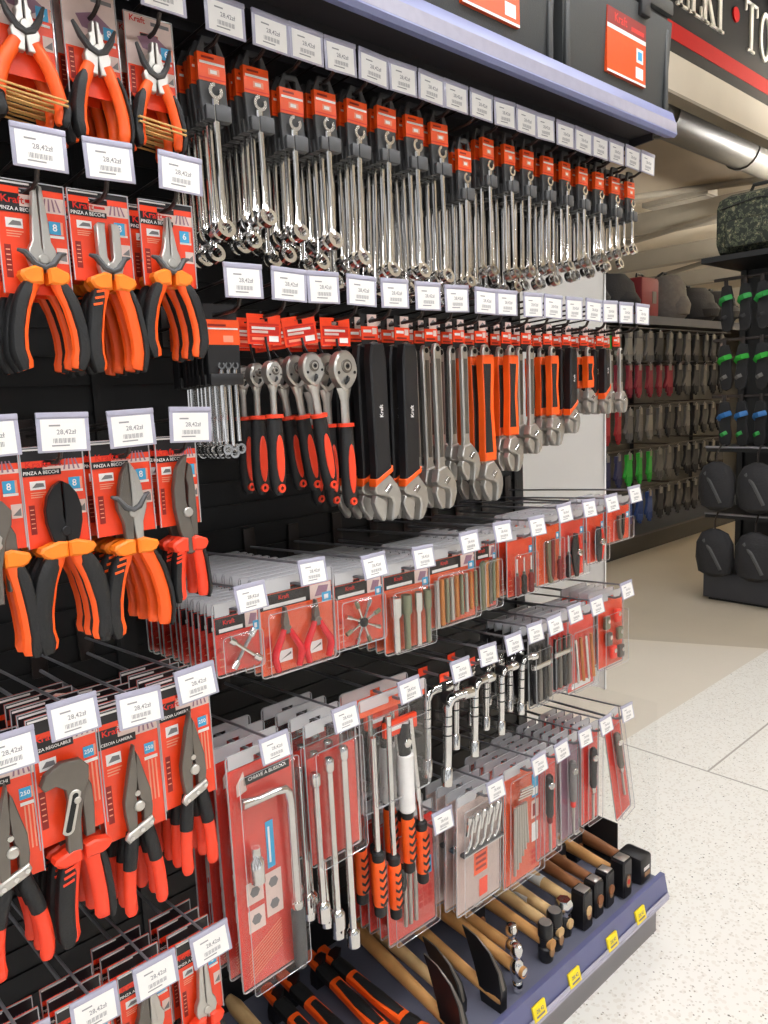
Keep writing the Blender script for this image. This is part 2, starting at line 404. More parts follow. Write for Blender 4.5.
# ---- overhead sign, hung along the aisle
SX = -1.65
b = MB(); b.box(SX-0.08, SX, 4.6, 10.5, 3.632, 4.52, 'sign_black')
bb = MB(); bb.box(SX, SX+0.004, 4.6, 10.5, 3.725, 3.83, 'sign_red')
def serif_letters():
    s0 = s = MB(); T = 0.012
    H = 0.34; base = 3.945
    def st(y0, y1, z0, z1): s.box(SX, SX+T, y0, y1, base+z0*H, base+z1*H, 'sign_letter')
    def bar(a, c, w):
        (ya, za), (yb, zb) = a, c
        s.prism([(ya-w/2, base+za*H), (ya+w/2, base+za*H), (yb+w/2, base+zb*H), (yb-w/2, base+zb*H)], SX, SX+T, 'sign_letter')
    def ser(y, z, w=0.12): st(y-w/2, y+w/2, z, z+0.05)
    y = 5.225                                                 # E
    st(y-0.06, y-0.015, 0, 1); st(y-0.09, y+0.08, 0, .05); st(y-0.09, y+0.08, .95, 1); st(y-0.06, y+0.045, .49, .54); st(y+0.06, y+0.08, 0, .2); st(y+0.06, y+0.08, .8, 1)
    y = 5.405                                                 # L
    st(y-0.06, y-0.015, 0, 1); st(y-0.09, y+0.09, 0, .05); ser(y-0.0375, .95); st(y+0.068, y+0.09, 0, .24)
    y = 5.59                                                  # K
    st(y-0.075, y-0.03, 0, 1); ser(y-0.052, 0); ser(y-0.052, .95); bar((y-0.03, .42), (y+0.06, .96), 0.025); bar((y-0.005, .52), (y+0.085, .03), 0.045); ser(y+0.06, .95, 0.08); ser(y+0.085, 0, 0.1)
    y = 5.77                                                  # I
    st(y-0.022, y+0.022, 0, 1); ser(y, 0); ser(y, .95)
    s.text('S', 4.86, base+H/2, 0.46, SX+T, 'sign_letter', sx=0.7); s.text('Z', 5.04, base+H/2, 0.46, SX+T, 'sign_letter', sx=0.7)
    s = MB()
    y = 6.30                                                  # T
    st(y-0.022, y+0.022, 0, 1); ser(y, 0); st(y-0.11, y+0.11, .95, 1); st(y-0.11, y-0.09, .78, 1); st(y+0.09, y+0.11, .78, 1)
    y = 6.555                                                 # O
    n = 24; o = []; inn = []
    for i in range(n):
        t = 2*PI*i/n; o.append((y+0.1*math.cos(t), base+H/2+(H/2+.005)*math.sin(t))); inn.append((y+0.058*math.cos(t), base+H/2+(H/2-.03)*math.sin(t)))
    vs = [(SX+T, *p) for p in o]+[(SX+T, *p) for p in inn]+[(SX, *p) for p in o]+[(SX, *p) for p in inn]
    fs = []
    for i in range(n):
        j = (i+1) % n; fs += [(i, j, n+j, n+i), (i, 2*n+i, 2*n+j, j), (n+i, n+j, 3*n+j, 3*n+i)]
    s.add(vs, fs, 'sign_letter')
    for t, yy in (('R', 6.82), ('B', 7.06), ('Y', 7.3)): s.text(t, yy, base+H/2, 0.46, SX+T, 'sign_letter', sx=0.7)
    return s0, s
WORD1, WORD2 = serif_letters()
bd = MB(); bd.disc(6.03, 4.13, 0.05, SX, SX+0.012, 'sign_red', 16)
place([Part('board', b), Part('red_stripe', bb), Part('lettering', WORD1, label='cream serif capitals reading SZELKI'), Part('lettering', WORD2, label='cream serif capitals reading TORBY'), Part('dot', bd, label='red dot between the two words')],
      'hanging_sign', (0, 0, 0), 'long black overhead sign with cream serif capitals and red stripe', 'sign')
b = MB(); b.box(SX-0.06, SX+0.02, 4.6, 10.5, 3.395, 3.63, 'beam_white'); b.box(SX-0.07, SX+0.03, 4.6, 10.5, 3.375, 3.395, 'truss_grey')
structure('trim_9', b, label='pale boxed beam under the black overhead sign')

# ================================================================== the tool gondola
XB = -0.47          # face of the back panel
YE = 1.855          # end of the bay
YS = -0.65
g = []
for y0, y1 in ((YS, 0.595), (0.605, YE-0.005)):
    p = MB(); p.box(XB-0.03, XB, y0, y1, 0.12, 2.62, 'peg_black')
    z = 0.2
    while z < 2.6:
        p.box(XB, XB+0.004, y0+0.01, y1-0.01, z, z+0.044, 'peg_black'); z += 0.05
    g.append(Part('back_panel', p))
for y in (YS, 0.6, YE-0.02):
    p = MB(); p.box(XB-0.07, XB+0.012, y-0.02, y+0.02, 0, 2.66, 'upright_black')
    for k in range(40): p.box(XB+0.012, XB+0.0125, y-0.012, y-0.006, 0.2+k*0.06, 0.23+k*0.06, 'print_black'); 
    g.append(Part('upright', p))
p = MB(); p.box(XB, -0.012, YS, YE, 0.135, 0.158, 'deck_blue'); g.append(Part('base_deck', p))
lip = MB()
lp = [(-0.014, 0.104), (0.004, 0.104), (0.012, 0.112), (-0.001, 0.178), (-0.014, 0.178)]
lip.add([(x, y, z) for y in (YS, YE) for x, z in lp], [[4, 3, 2, 1, 0], [5, 6, 7, 8, 9]]+[[i, (i+1) % 5, 5+(i+1) % 5, 5+i] for i in range(5)], 'lip_lower')
rail = MB()
r0, r1 = Vector((0.0135, 0.110)), Vector((0.0110, 0.130)); off = Vector((0.0016, 0.0004))
rv = []
for y in (YS, YE-0.004):
    for q in (r0, r0+off, r1+off, r1): rv.append((q.x, y, q.y))
rail.add(rv, [[3, 2, 1, 0], [4, 5, 6, 7]]+[[i, (i+1) % 4, 4+(i+1) % 4, 4+i] for i in range(4)], 'rail_clear')
rail.sweep([(0.0125, YS, 0.1185), (0.0125, YE-0.003, 0.1185)], 0.0035, 'rail_clear', 6)
g.append(Part('price_rail', lip, [Part('clear_strip', rail, label='clear price strip on the rail')], label='blue front lip of the base shelf'))
p = MB(); p.box(-0.05, -0.02, YS, YE-0.01, 0.0, 0.108, 'kick_grey'); p.box(XB, -0.05, YE-0.03, YE-0.01, 0, 0.135, 'kick_grey'); g.append(Part('kick_plate', p))
# end panel, white below, dark above
p = MB(); p.add([(XB, YE+.004, .66), (-.185, YE+.004, .66), (-.185, YE+.004, 1.845), (XB, YE+.004, 1.845)], [(0, 1, 2, 3)], 'panel_translucent'); ef = MB(); ef.box(-.188, -.184, YE+.001, YE+.007, .66, 1.845, 'panel_white'); g.append(Part('end_panel', p, [Part('edge_trim', ef)], label='white end panel of the shelving, translucency added for brightness'))  # translucency added so lamps behind brighten the white panel
p = MB(); p.box(XB, -0.19, YE+0.002, YE+0.018, 1.847, 2.1, 'upright_black'); g.append(Part('upper_end_panel', p))
p = MB(); p.box(XB+.003, -0.03, YE+0.004, YE+0.008, 0.16, 0.66, 'acrylic'); g.append(Part('acrylic_guard', p, label='clear acrylic guard at the shelf end'))
place(g, 'gondola_shelving', (0, 0, 0), 'black wall gondola with base deck carrying the hand tools', 'shelving unit')
# top shelf
ts = []
p = MB(); p.box(XB+0.015, -0.02, YS, YE-0.004, 2.108, 2.128, 'shelf_dark')
for x in (-0.36, -0.24, -0.12): p.box(x-0.018, x+0.018, YS, YE-0.006, 2.092, 2.108, 'shelf_dark')
ts.append(Part('shelf_panel', p))
p = MB()
lp = [(-0.02, 2.095), (0.004, 2.088), (0.012, 2.094), (0.008, 2.122), (0.0, 2.145), (-0.012, 2.145), (-0.02, 2.128)]
n = len(lp); p.add([(x, y, z) for y in (YS, YE) for x, z in lp], [list(range(n))[::-1], [n+i for i in range(n)]]+[[i, (i+1) % n, n+(i+1) % n, n+i] for i in range(n)], 'lip_blue')
p2 = MB(); p2.box(0.0095, 0.012, YS, YE-0.003, 2.097, 2.12, 'rail_clear')
ts.append(Part('front_lip', p, [Part('price_strip', p2)], label='pale lavender front lip'))
for y in (0.6, YE-0.018):
    p = MB(); p.add([(x, yy, z) for yy in (y-0.003, y+0.003) for x, z in ((XB+0.0135, 2.1075), (-0.04, 2.1075), (-0.04, 2.092), (XB+0.0135, 2.064))],
                    [(3, 2, 1, 0), (4, 5, 6, 7), (0, 1, 5, 4), (1, 2, 6, 5), (2, 3, 7, 6), (3, 0, 4, 7)], 'shelf_dark'); ts.append(Part('bracket', p))
place(ts, 'top_shelf', (0, 0, 0), 'dark top shelf with pale lavender front lip above the wrenches', 'shelf')

# toolboxes on the top shelf
def toolbox():
    W, H, X0, X1 = 0.455, 0.29, -0.36, 0.0
    body = MB()
    # tapered body
    def taper(z): return 0.012*(1-z/0.23)
    vs = []
    for z in (0.0, 0.012, 0.222, 0.23):
        t = taper(min(z, 0.23)); e = 0.008 if z in (0.0,) else 0
        for x, y in ((X0+t+e, -W/2+t+e), (X1-t-e, -W/2+t+e), (X1-t-e, W/2-t-e), (X0+t+e, W/2-t-e)): vs.append((x, y, z))
    fs = [(3, 2, 1, 0), (12, 13, 14, 15)]
    for k in range(3):
        for i in range(4): j = (i+1) % 4; fs.append((4*k+i, 4*k+j, 4*k+4+j, 4*k+4+i))
    body.add(vs, fs, 'box_grey')
    for i in range(12):                                             # row of moulded ribs low on the front
        y = -W/2+0.05+i*(W-0.1)/11
        body.box(X1-0.012, X1-0.006, y-0.006, y+0.006, 0.02, 0.034, 'box_grey')
    for y in (-W/2+0.02, W/2-0.02): body.box(X1-0.01, X1-0.001, y-0.008, y+0.008, 0.03, 0.22, 'box_grey', 0.003)
    seam = MB(); seam.box(X0+0.008, X1-0.008, -W/2+0.008, W/2-0.008, 0.23, 0.243, 'box_dark')
    lid = MB(); lid.box(X0-0.004, X1+0.004, -W/2-0.004, W/2+0.004, 0.243, 0.278, 'box_grey', 0.008)
    lid.box(X0+0.02, X1-0.02, -W/2+0.02, W/2-0.02, 0.275, 0.315, 'box_grey', 0.015)
    hd = MB(); hd.sweep([(-0.18, -0.1, 0.31), (-0.18, -0.09, 0.345), (-0.18, 0.09, 0.345), (-0.18, 0.1, 0.31)], 0.012, 'box_dark')
    lab = MB(); y0, y1 = -0.06, 0.105; x = X1-0.0015
    lab.box(X1-0.012, x, y0, y1, 0.058, 0.190, 'card_orange'); x += 0.0005
    lab.quad(y0, y1, 0.156, 0.190, x, 'print_dark_red'); lab.text('Kraft', y0+0.055, 0.173, 0.026, x+0.0004, 'print_red'); lab.quad(y0+0.1, y1-0.01, 0.163, 0.172, x+0.0004, 'print_red')
    lab.quad(y0, y1, 0.147, 0.156, x, 'print_white'); lab.quad(y1-0.042, y1-0.012, 0.104, 0.134, x, 'print_white'); lab.quad(y1-0.036, y1-0.018, 0.110, 0.128, x+.0004, 'print_blue')
    lab.quad(y1-0.045, y1-0.012, 0.070, 0.094, x, 'print_white'); lab.quad(y0, y1, 0.058, 0.063, x, 'print_white')
    lt = []
    for y in (-0.09, 0.09):
        l = MB(); l.box(X1-0.006, X1+0.01, y-0.02, y+0.02, 0.205, 0.262, 'box_dark', 0.004); lt.append(Part('latch', l))
    return [Part('body', body, [Part('product_label', lab, label='orange and white product label')]), Part('seam', seam), Part('lid', lid, [Part('handle', hd)])]+lt
TB = toolbox()
for yc, l in ((1.66, 'grey plastic toolbox with orange label at the end of the top shelf'), (1.185, 'grey plastic toolbox with orange label second from the end of top shelf'),
              (0.70, 'grey plastic toolbox third from the end of the top shelf')):
    place(TB, 'toolbox', (-0.02, yc, 2.1293), l, 'toolbox', 'plastic toolboxes on the top shelf')

# ================================================================== display hooks with price labels
def hook_proto(Lx, dz, tilt=0.0, light=False, k=1.0):
    """prong runs from the back panel to x=0 (its tip); label plate centre at +0.015 in x and dz above the prong"""
    wm = 'wire_grey' if light else 'wire_dark'
    rise = 0.012
    pr = MB(); pr.sweep([(-Lx, 0, -rise), (-0.02, 0, 0), (-0.006, 0, 0.006), (0.0, 0, 0.018)], 0.0032, wm, 6)
    br = MB(); br.box(-Lx, -Lx+0.006, -0.014, 0.014, -0.025, 0.055, 'wire_dark', 0.002)
    ar = MB(); ar.sweep([(-Lx, 0, dz-0.012), (0.008, 0, dz+0.012)], 0.0024, wm, 6)
    ct, st = math.cos(tilt), math.sin(tilt)
    mt = Matrix.Translation((0.012, 0, dz)) @ Matrix.Rotation(-tilt, 4, 'Y') @ Matrix.Diagonal((1, k, k, 1))
    h = MB(mt); h.box(0, 0.002, -0.033, 0.033, -0.024, 0.026, 'label_frame', 0.0007); h.box(-0.001, 0.0035, -0.033, 0.033, 0.019, 0.026, 'label_frame', 0.001)
    h.box(-0.006, 0.0, -0.012, 0.012, 0.008, 0.018, 'label_frame')
    c = MB(mt); c.box(0.002, 0.0026, -0.028, 0.0275, -0.0215, 0.0175, 'label_card'); x = 0.0029
    c.quad(-0.018, -0.004, 0.0085, 0.0105, x, 'label_ink'); c.text('28,42zł', 0.003, 0.001, 0.0085, x, 'label_ink')
    for k in range(16):
        y = -0.014+k*0.0018; c.quad(y, y+(0.0011 if k % 3 else 0.0006), -0.0125, -0.0065, x, 'label_ink')
    c.quad(-0.016, 0.006, -0.0165, -0.0148, x, 'label_ink')
    return [Part('prong', pr), Part('bracket', br), Part('label_arm', ar), Part('price_holder', h, [Part('price_card', c, label='white printed price card')])]
HX = -0.065         # hook tips
LX = -HX+XB         # negative
HOOK_HI = hook_proto(HX-XB-.0075, 0.038)
HOOK_B1 = hook_proto(HX-XB-.0075, 0.022)
HOOK_LO = hook_proto(HX-XB-.0075, 0.030, math.radians(10), True)
HOOK_SM = hook_proto(HX-XB-.0075, 0.026, math.radians(12), True, .86)
def hook(y, zl, row, i, n, lo=False, sm=False, dz=0.038):
    z = zl-(0.026 if sm else 0.030 if lo else dz)
    place(HOOK_SM if sm else HOOK_LO if lo else HOOK_HI if dz > .03 else HOOK_B1, 'display_hook', (HX, y, z), 'wire hook with price label, %s from the left in %s' % (ORD[i+1], row), 'hook', 'price label hooks in '+row, rot=(J(0.04), 0, J(0.015)))
    return z
def hang_z(zp, x, lo=False): return zp+0.0032-0.011*max(0, (HX-x-0.02))/0.385   # where a hole rests on the rising prong

# ================================================================== carded pliers
def slot_card(mb, w, top, bot, m, back='print_white', hw=0.013, hh=0.008, x0=-0.0012, x1=0.0, cham=None):
    """card whose slot top edge is the local origin"""
    mb.box(x0, x1, -w/2, w/2, 0, top, m)
    mb.box(x0, x1, -w/2, -hw, -hh, 0, m); mb.box(x0, x1, hw, w/2, -hh, 0, m)
    if cham:
        c = cham; mb.prism([(-w/2, -hh), (-w/2, bot+c), (-w/2+c*0.8, bot), (w/2, bot), (w/2, -hh)], x0, x1, m)
    else: mb.box(x0, x1, -w/2, w/2, bot, -hh, m)
def plier_print(mb, w, top, bot, size='8', title='PINZA A BECCHI', light=False, side_text=False):
    h = top-bot; L = -w/2; R = w/2; T = top; x = 0.0003
    Z = lambda f: T-f*h
    Y = lambda f: L+f*w
    if not light:
        mb.quad(L, R, -0.0, T, x, 'print_black'); mb.quad(Y(.03), Y(.5), Z(.035), Z(.018), x+.0003, 'print_white')
        mb.quad(L, Y(.34), Z(.255), -0.008, x, 'print_black'); mb.quad(Y(.66), R, Z(.255), -0.008, x, 'print_skin')
        mb.quad(Y(.34), Y(.66), Z(.255), -0.0085, x, 'print_skin')
        mb.text('Kraft', Y(.24), Z(.175), 0.0125, x+.0005, 'print_red', sx=1.1); mb.quad(Y(.42), Y(.6), Z(.19), Z(.16), x+.0005, 'print_red')
        mb.poly([(Y(.55), Z(.06)), (Y(.75), Z(.03)), (Y(.95), Z(.06)), (Y(.98), Z(.2)), (Y(.8), Z(.25)), (Y(.62), Z(.21))][::-1], x+.0004, 'print_skin') if top > 0.02 else None
        for k in range(4): mb.poly([(Y(.66+.08*k), Z(.24)), (Y(.69+.08*k), Z(.24)), (Y(.72+.05*k), Z(.13)), (Y(.70+.05*k), Z(.13))], x+.0006, 'print_mauve')
        mb.quad(L, Y(.62), Z(.285), Z(.225), x+.0006, 'print_black'); mb.text(title, Y(.31), Z(.255), 0.0062, x+.0009, 'print_white', sx=0.98)
        mb.quad(Y(.12), Y(.36), Z(.42), Z(.335), x, 'print_white'); mb.poly([(Y(.15), Z(.40)), (Y(.22), Z(.355)), (Y(.33), Z(.36)), (Y(.34), Z(.395))], x+.0003, 'print_grey')
        for k in range(3): mb.quad(Y(.12), Y(.36-.03*k), Z(.455+.022*k), Z(.445+.022*k), x, 'print_pink')
    else:
        mb.quad(L, R, 0, T, x, 'print_skin'); mb.quad(L, -0.013, Z(.30), 0, x, 'print_skin'); mb.quad(0.013, R, Z(.30), 0, x, 'print_skin'); mb.quad(L, R, Z(.42), -0.0085, x, 'print_skin')
        mb.quad(L, Y(.45), Z(.55), Z(.42), x, 'print_skin')
        mb.poly([(Y(.25), Z(.24)), (Y(.6), Z(.18)), (Y(.9), Z(.3)), (Y(.7), Z(.38)), (Y(.35), Z(.35))][::-1], x+.0004, 'print_mauve')
        mb.text('Kraft', Y(.27), Z(.06), 0.011, x+.0005, 'print_red')
        mb.quad(Y(.55), Y(.93), Z(.09), Z(.05), x+.0004, 'print_grey')
    by, bz = (Y(.83), Z(.385)) if not light else (Y(.85), Z(.36))
    mb.quad(by-.0085, by+.0065, bz-.008, bz+.008, x+.0008, 'print_blue'); mb.quad(by+.0065, by+.0095, bz-.008, bz+.008, x+.0008, 'print_pink')
    mb.text(size, by-.001, bz, 0.0125 if len(size) < 2 else 0.0085, x+.0011, 'print_white')
    mb.quad(Y(.73), Y(.95), Z(.475), Z(.45), x, 'print_white')
    mb.quad(Y(.07), Y(.16), Z(.86), Z(.57), x, 'print_dark_red')
    for k in range(5): mb.quad(Y(.085), Y(.145), Z(.62+.045*k), Z(.61+.045*k), x+.0003, 'print_pink')
    if side_text:
        for k in range(3): mb.quad(Y(.78+.06*k), Y(.805+.06*k), Z(.8), Z(.48), x, 'print_pink')
    else:
        mb.quad(Y(.82), Y(.98), Z(.70), Z(.56), x, 'print_skin'); mb.poly([(Y(.84), Z(.67)), (Y(.96), Z(.6)), (Y(.96), Z(.68))], x+.0003, 'print_grey')

TX = 0.011          # plane of the tool in front of the card
def mir(p): return [(-a, b) for a, b in p]
def jaws(kind):
    """two jaw halves around the pivot at (0,0)"""
    out = []
    if kind == 'needle':
        L = [(-.014, -.014), (-.018, 0), (-.0165, .012), (-.0115, .022), (-.0095, .05), (-.0055, .088), (-.001, .090), (-.0008, .014), (0.002, .004), (-.002, -.016)]
        m = ('steel', 'steel')
    elif kind == 'longnose':
        L = [(-.012, -.014), (-.015, 0), (-.014, .010), (-.010, .019), (-.006, .042), (-.003, .062), (-.0008, .063), (-.0008, .012), (0.002, .004), (-.002, -.016)]
        m = ('steel', 'steel')
    elif kind == 'stripper':
        L = [(-.013, -.014), (-.017, 0), (-.016, .010), (-.016, .052), (-.013, .056), (-.004, .056), (-.0045, .048), (-.0045, .012), (-.001, .006), (-.002, -.016)]
        m = ('steel', 'steel')
    elif kind == 'endcut':
        L = [(-.012, -.022), (-.018, -.008), (-.023, .012), (-.0235, .030), (-.019, .048), (-.010, .061), (-.001, .066), (-.0012, .02), (0.001, .006), (-.002, -.022)]
        m = ('black_steel', 'black_steel')
    elif kind == 'diag':
        L = [(-.013, -.038), (-.014, -.014), (-.021, .006), (-.022, .018), (-.017, .028), (-.0165, .036), (-.011, .056), (-.002, .070), (-.0008, .070), (-.0008, .02), (0.001, 0), (-.002, -.038)]
        m = ('dark_steel', 'steel')
    elif kind == 'slip':
        A = [(-.004, -.050), (-.014, -.012), (-.019, .020), (-.019, .048), (-.012, .078), (.000, .094), (.006, .096), (.003, .080), (-.001, .060), (-.001, .030), (.004, .004), (.010, -.050)]
        B = [(.001, -.052), (.006, -.012), (.004, .020), (.0055, .05), (.0025, .062), (.008, .084), (.0135, .080), (.0165, .05), (.0175, .015), (.0165, -.020), (.015, -.052)]
        return [(A, 'dark_steel', 0.0), (B, 'dark_steel', -0.003)]
    elif kind == 'snips':
        A = [(-.016, -.046), (-.0205, -.012), (-.021, .010), (-.0165, .030), (-.008, .066), (-.0005, .092), (.0015, .092), (.0015, .05), (-.002, .018), (-.004, -.014), (-.006, -.046)]
        B = [(.006, -.046), (.007, -.010), (.002, .018), (.0005, .05), (.004, .080), (.0075, .072), (.0135, .046), (.0205, .018), (.0215, -.010), (.016, -.046)]
        return [(A, 'dark_steel', 0.002), (B, 'dark_steel', -0.001)]
    elif kind == 'pump':
        A = [(-.018, -.075), (-.016, -.035), (-.010, -.002), (-.012, .018), (-.024, .028), (-.039, .026), (-.043, .034), (-.036, .048), (-.014, .058), (.012, .055), (.022, .042), (.020, .024), (.012, .006), (.004, -.03), (.002, -.075)]
        B = [(.012, -.060), (.014, -.02), (.016, .012), (.006, .022), (-.014, .020), (-.026, .012), (-.020, .004), (-.004, .004), (.004, -.006), (.006, -.03), (.008, -.06), ]
        B = [(.011, -.062), (.011, -.02), (.010, .006), (.020, .024), (.026, .010), (.0265, -.02), (.024, -.062)]
        return [(A, 'dark_steel', 0.004), (B, 'dark_steel', -0.003)]
    elif kind == 'crimp':
        L = [(-.013, -.03), (-.018, -.008), (-.012, .004), (-.009, .014), (-.0105, .018), (-.0065, .022), (-.005, .034), (-.001, .035), (-.0008, .008), (0.001, 0), (-.002, -.03)]
        m = ('steel', 'steel')
    return [(L, m[0], 0.0), (mir(L), m[1], 0.0)]
def handle(side, pts, w, core, grip, gripfrac=(0.2, 1.0), goff=0.5, ribs=0, flange=None, stripe=True, th=0.0085):
    """one grip: pts run from the shoulder (top) down; side -1 left / +1 right"""
    n = len(pts); P = [Vector((TX, p[0], p[1])) for p in pts]
    def lerp(t):
        t *= n-1; i = min(int(t), n-2); f = t-i; return P[i].lerp(P[i+1], f)
    K = 12
    path = [lerp(k/(K-1)) for k in range(K)]
    rad = [(w*(0.85 if k == 0 else 1.0 if k < K-1 else 0.7), th*(0.9 if k < K-1 else 0.6)) for k in range(K)]
    co = MB(); co.sweep(path, rad, core, 10)
    if flange:
        f = P[0]; q = side
        co.prism([(f.y-q*w*.80, f.z+.008), (f.y+q*w*.1, f.z+.010), (f.y+q*w*1.75, f.z+.003), (f.y+q*w*1.95, f.z-.003), (f.y+q*w*1.55, f.z-.010), (f.y+q*w*.9, f.z-.014), (f.y-q*w*.75, f.z-.012)], TX-th*.9, TX+th*1.15, flange, 0.003)
    subs = []
    if grip:
        gb = MB(); a, e = gripfrac; KK = 12; f = goff
        gp = []; gr = []
        for k in range(KK):
            t = a+(e-a)*k/(KK-1); p = lerp(t); gp.append(p+Vector((0, side*w*(1.12-f), -0.003*(k == KK-1))))
            q = (0.55, 0.92)[k > 0] if k < 2 else (1.0 if k < KK-2 else (0.95 if k == KK-2 else 0.55))
            gr.append((w*f*1.1*q, th*1.22*max(.7, q)))
        gb.sweep(gp, gr, grip, 12, sq=.6)
        subs.append(Part('grip', gb, label='black rubber grip'))
        if ribs:
            rb = MB()
            for k in range(ribs):
                p = lerp(a+0.06+0.06*k)+Vector((0, side*w*(1.12-goff), 0))
                rb.prism([(p.y-w*.55, p.z-.001), (p.y+w*.55, p.z+.0015), (p.y+w*.55, p.z+.0045), (p.y-w*.55, p.z+.002)], TX+th*1.1, TX+th*1.32, core)
            subs[0].subs if False else None
            subs.append(Part('rib_marks', rb))
    return Part('handle', co, subs)
def ears(span, rise, m='black_plastic', drop=0.012):
    e = MB(); e.sweep([(TX, -span, rise), (TX+.002, -span*.72, 0.004), (TX+.004, -span*.35, -drop), (TX+.005, 0, -drop*1.3), (TX+.004, span*.35, -drop), (TX+.002, span*.72, 0.004), (TX, span, rise)],
                      [(.003, .004), (.006, .006), (.006, .006), (.0045, .005), (.006, .006), (.006, .006), (.003, .004)], m, 8)
    e.box(0, TX, -0.008, 0.008, -0.012, 0.004, m)
    return Part('clip', e)
def pliers(kind, w, top, bot, pz, hlen, spread, core, grip, size, title='PINZA A BECCHI', light=False, yoff=0.0, w_h=0.0095, flange=None, ribs=0, gfr=(0.14, 1.0), goff=(0.7, 0.7),
           ear=None, bow=0.35, band=False, cham=None, scale=1.0, side_text=False, sleeves=None, shoulder=0.018, hl2=None, pshift=0.0):
    """pz: pivot height below the hang point, hlen: pivot to handle end, spread: half distance of the handle ends"""
    c = MB(); slot_card(c, w, top, bot, 'card_red', cham=cham); plier_print(c, w, top, bot, size, title, light, side_text)
    cc = MB()
    for y in (-w/2, w/2-0.0012): cc.box(0.0004, 0.0022, y, y+0.0012, bot, top, 'clear_edge')
    cc.box(0.0004, 0.0022, -w/2, w/2, top-.0012, top, 'clear_edge')
    parts = [Part('card', c, [Part('clear_edging', cc)], label='printed orange-red backing card')]
    mt = Matrix.Translation((0, yoff, pz)) @ Matrix.Diagonal((1, scale, scale, 1))
    for i, (L, m, dx) in enumerate(jaws(kind)):
        j = MB(mt); j.prism(L, TX-0.005+dx, TX+0.005+dx, m, 0.0012); parts.append(Part('jaw', j))
    rv = MB(mt)
    if kind == 'pump':
        rv.prism([(-.011+.009*math.cos(t)-0.002*(1 if False else 0)+(0.010 if math.sin(t) > 0 else -0.004), (0.006 if math.sin(t) > 0 else -0.036)+.009*math.sin(t)) for t in [2*PI*k/16 for k in range(16)]], TX+.009, TX+.0105, 'steel', 0.0006)
        rv.prism([(-.011+.0045*math.cos(t)+(0.010 if math.sin(t) > 0 else -0.004), (0.006 if math.sin(t) > 0 else -0.036)+.005*math.sin(t)) for t in [2*PI*k/16 for k in range(16)]], TX+.0105, TX+.0109, 'black_steel')
        rv.disc(0.001, 0.0, 0.005, TX+.0105, TX+.013, 'steel', 10, .001)
    elif kind == 'snips':
        rv.disc(0, 0, 0.008, TX+.004, TX+.010, 'steel', 12, .0015); rv.disc(-.001, .02, 0.004, TX+.004, TX+.008, 'steel', 10)
        rv.prism([(-.02, -.036), (.018, -.022), (.021, -.03), (.017, -.038), (-.02, -.052), (-.025, -.044)], TX+.003, TX+.009, 'steel', .002)
        for y, z in ((-.016, -.043), (0, -.036), (.014, -.030)): rv.disc(y, z, .0034, TX+.009, TX+.0115, 'chrome', 8)
    elif kind == 'slip': rv.disc(0.0, 0.012, .0075, TX+.004, TX+.009, 'steel', 12, .0015)
    else: rv.disc(0, 0, .0065, TX+.004, TX+.0075, 'steel' if kind != 'endcut' else 'black_steel', 12, .001)
    parts.append(Part('rivet', rv))
    if ear: parts.append(Part('clip', MB(), ()) if False else _ear(ear, yoff, pz))
    for si, s in enumerate((-1, 1)):
        s0 = 0.011 if kind not in ('snips', 'pump') else 0.013
        hl = hlen if (s < 0 or not hl2) else hl2
        if kind == 'pump': s0 = 0.010 if s < 0 else 0.017
        pts = [(s*s0, -shoulder), (s*(s0+(spread-s0)*(0.55+bow*.3)), -shoulder-(hl-shoulder)*.3), (s*(s0+(spread-s0)*(0.9+bow*.3)), -shoulder-(hl-shoulder)*.6), (s*spread*(1+bow*.15), -shoulder-(hl-shoulder)*.82), (s*spread*(1-bow*.12), -hl)]
        pts = [(yoff+a+pshift*(-b/hl), pz+b) for a, b in pts]
        if sleeves:           # bare dark shank first, then a bright dipped sleeve
            cr, gp = sleeves; h = handle(s, pts, w_h, gp if s < 0 else gp, None)
            sh = MB(); n = 6
            P0 = [Vector((TX, *p)) for p in pts]
            sh.sweep([P0[0]+Vector((0, 0, .012)), P0[0], P0[0].lerp(P0[1], .7), P0[1].lerp(P0[2], .25)], [(w_h*.8, .008), (w_h*1.06, .0095), (w_h*1.08, .0098), (w_h*1.06, .0096)], 'grip_black', 10)
            h.subs.append(Part('grip', sh, label='black upper grip'))
            h.subs[-1].me.update()
            parts.append(h)
        else:
            parts.append(handle(s, pts, w_h, core, grip if goff[si] is not None else None, gfr, goff[si] or 0, ribs if s < 0 else 0, flange))
    if band:
        bd = MB(); z = pz-hlen*.72; y = spread*1.02+w_h
        for dz in (0, -.006):
            bd.sweep([(TX-.012, yoff-y, z+dz+.004), (TX+.013, yoff-y*.9, z+dz+.003), (TX+.014, yoff+y*.9, z+dz-.004), (TX-.012, yoff+y, z+dz-.005), (TX-.014, yoff, z+dz), (TX-.012, yoff-y, z+dz+.004)], .0016, 'band', 6)
        parts.append(Part('rubber_band', bd, label='tan rubber band around the handles'))
    return parts
def _ear(e, yoff, pz):
    span, rise, dz = e
    p = MB(Matrix.Translation((0, yoff, pz+dz)))
    p.sweep([(TX, -span, rise), (TX+.002, -span*.72, 0.004), (TX+.004, -span*.35, -.010), (TX+.005, 0, -.014), (TX+.004, span*.35, -.010), (TX+.002, span*.72, 0.004), (TX, span, rise)],
            [(.002, .003), (.0042, .005), (.0048, .005), (.004, .005), (.0048, .005), (.0042, .005), (.002, .003)], 'grey_plastic', 8)
    return Part('clip', p)

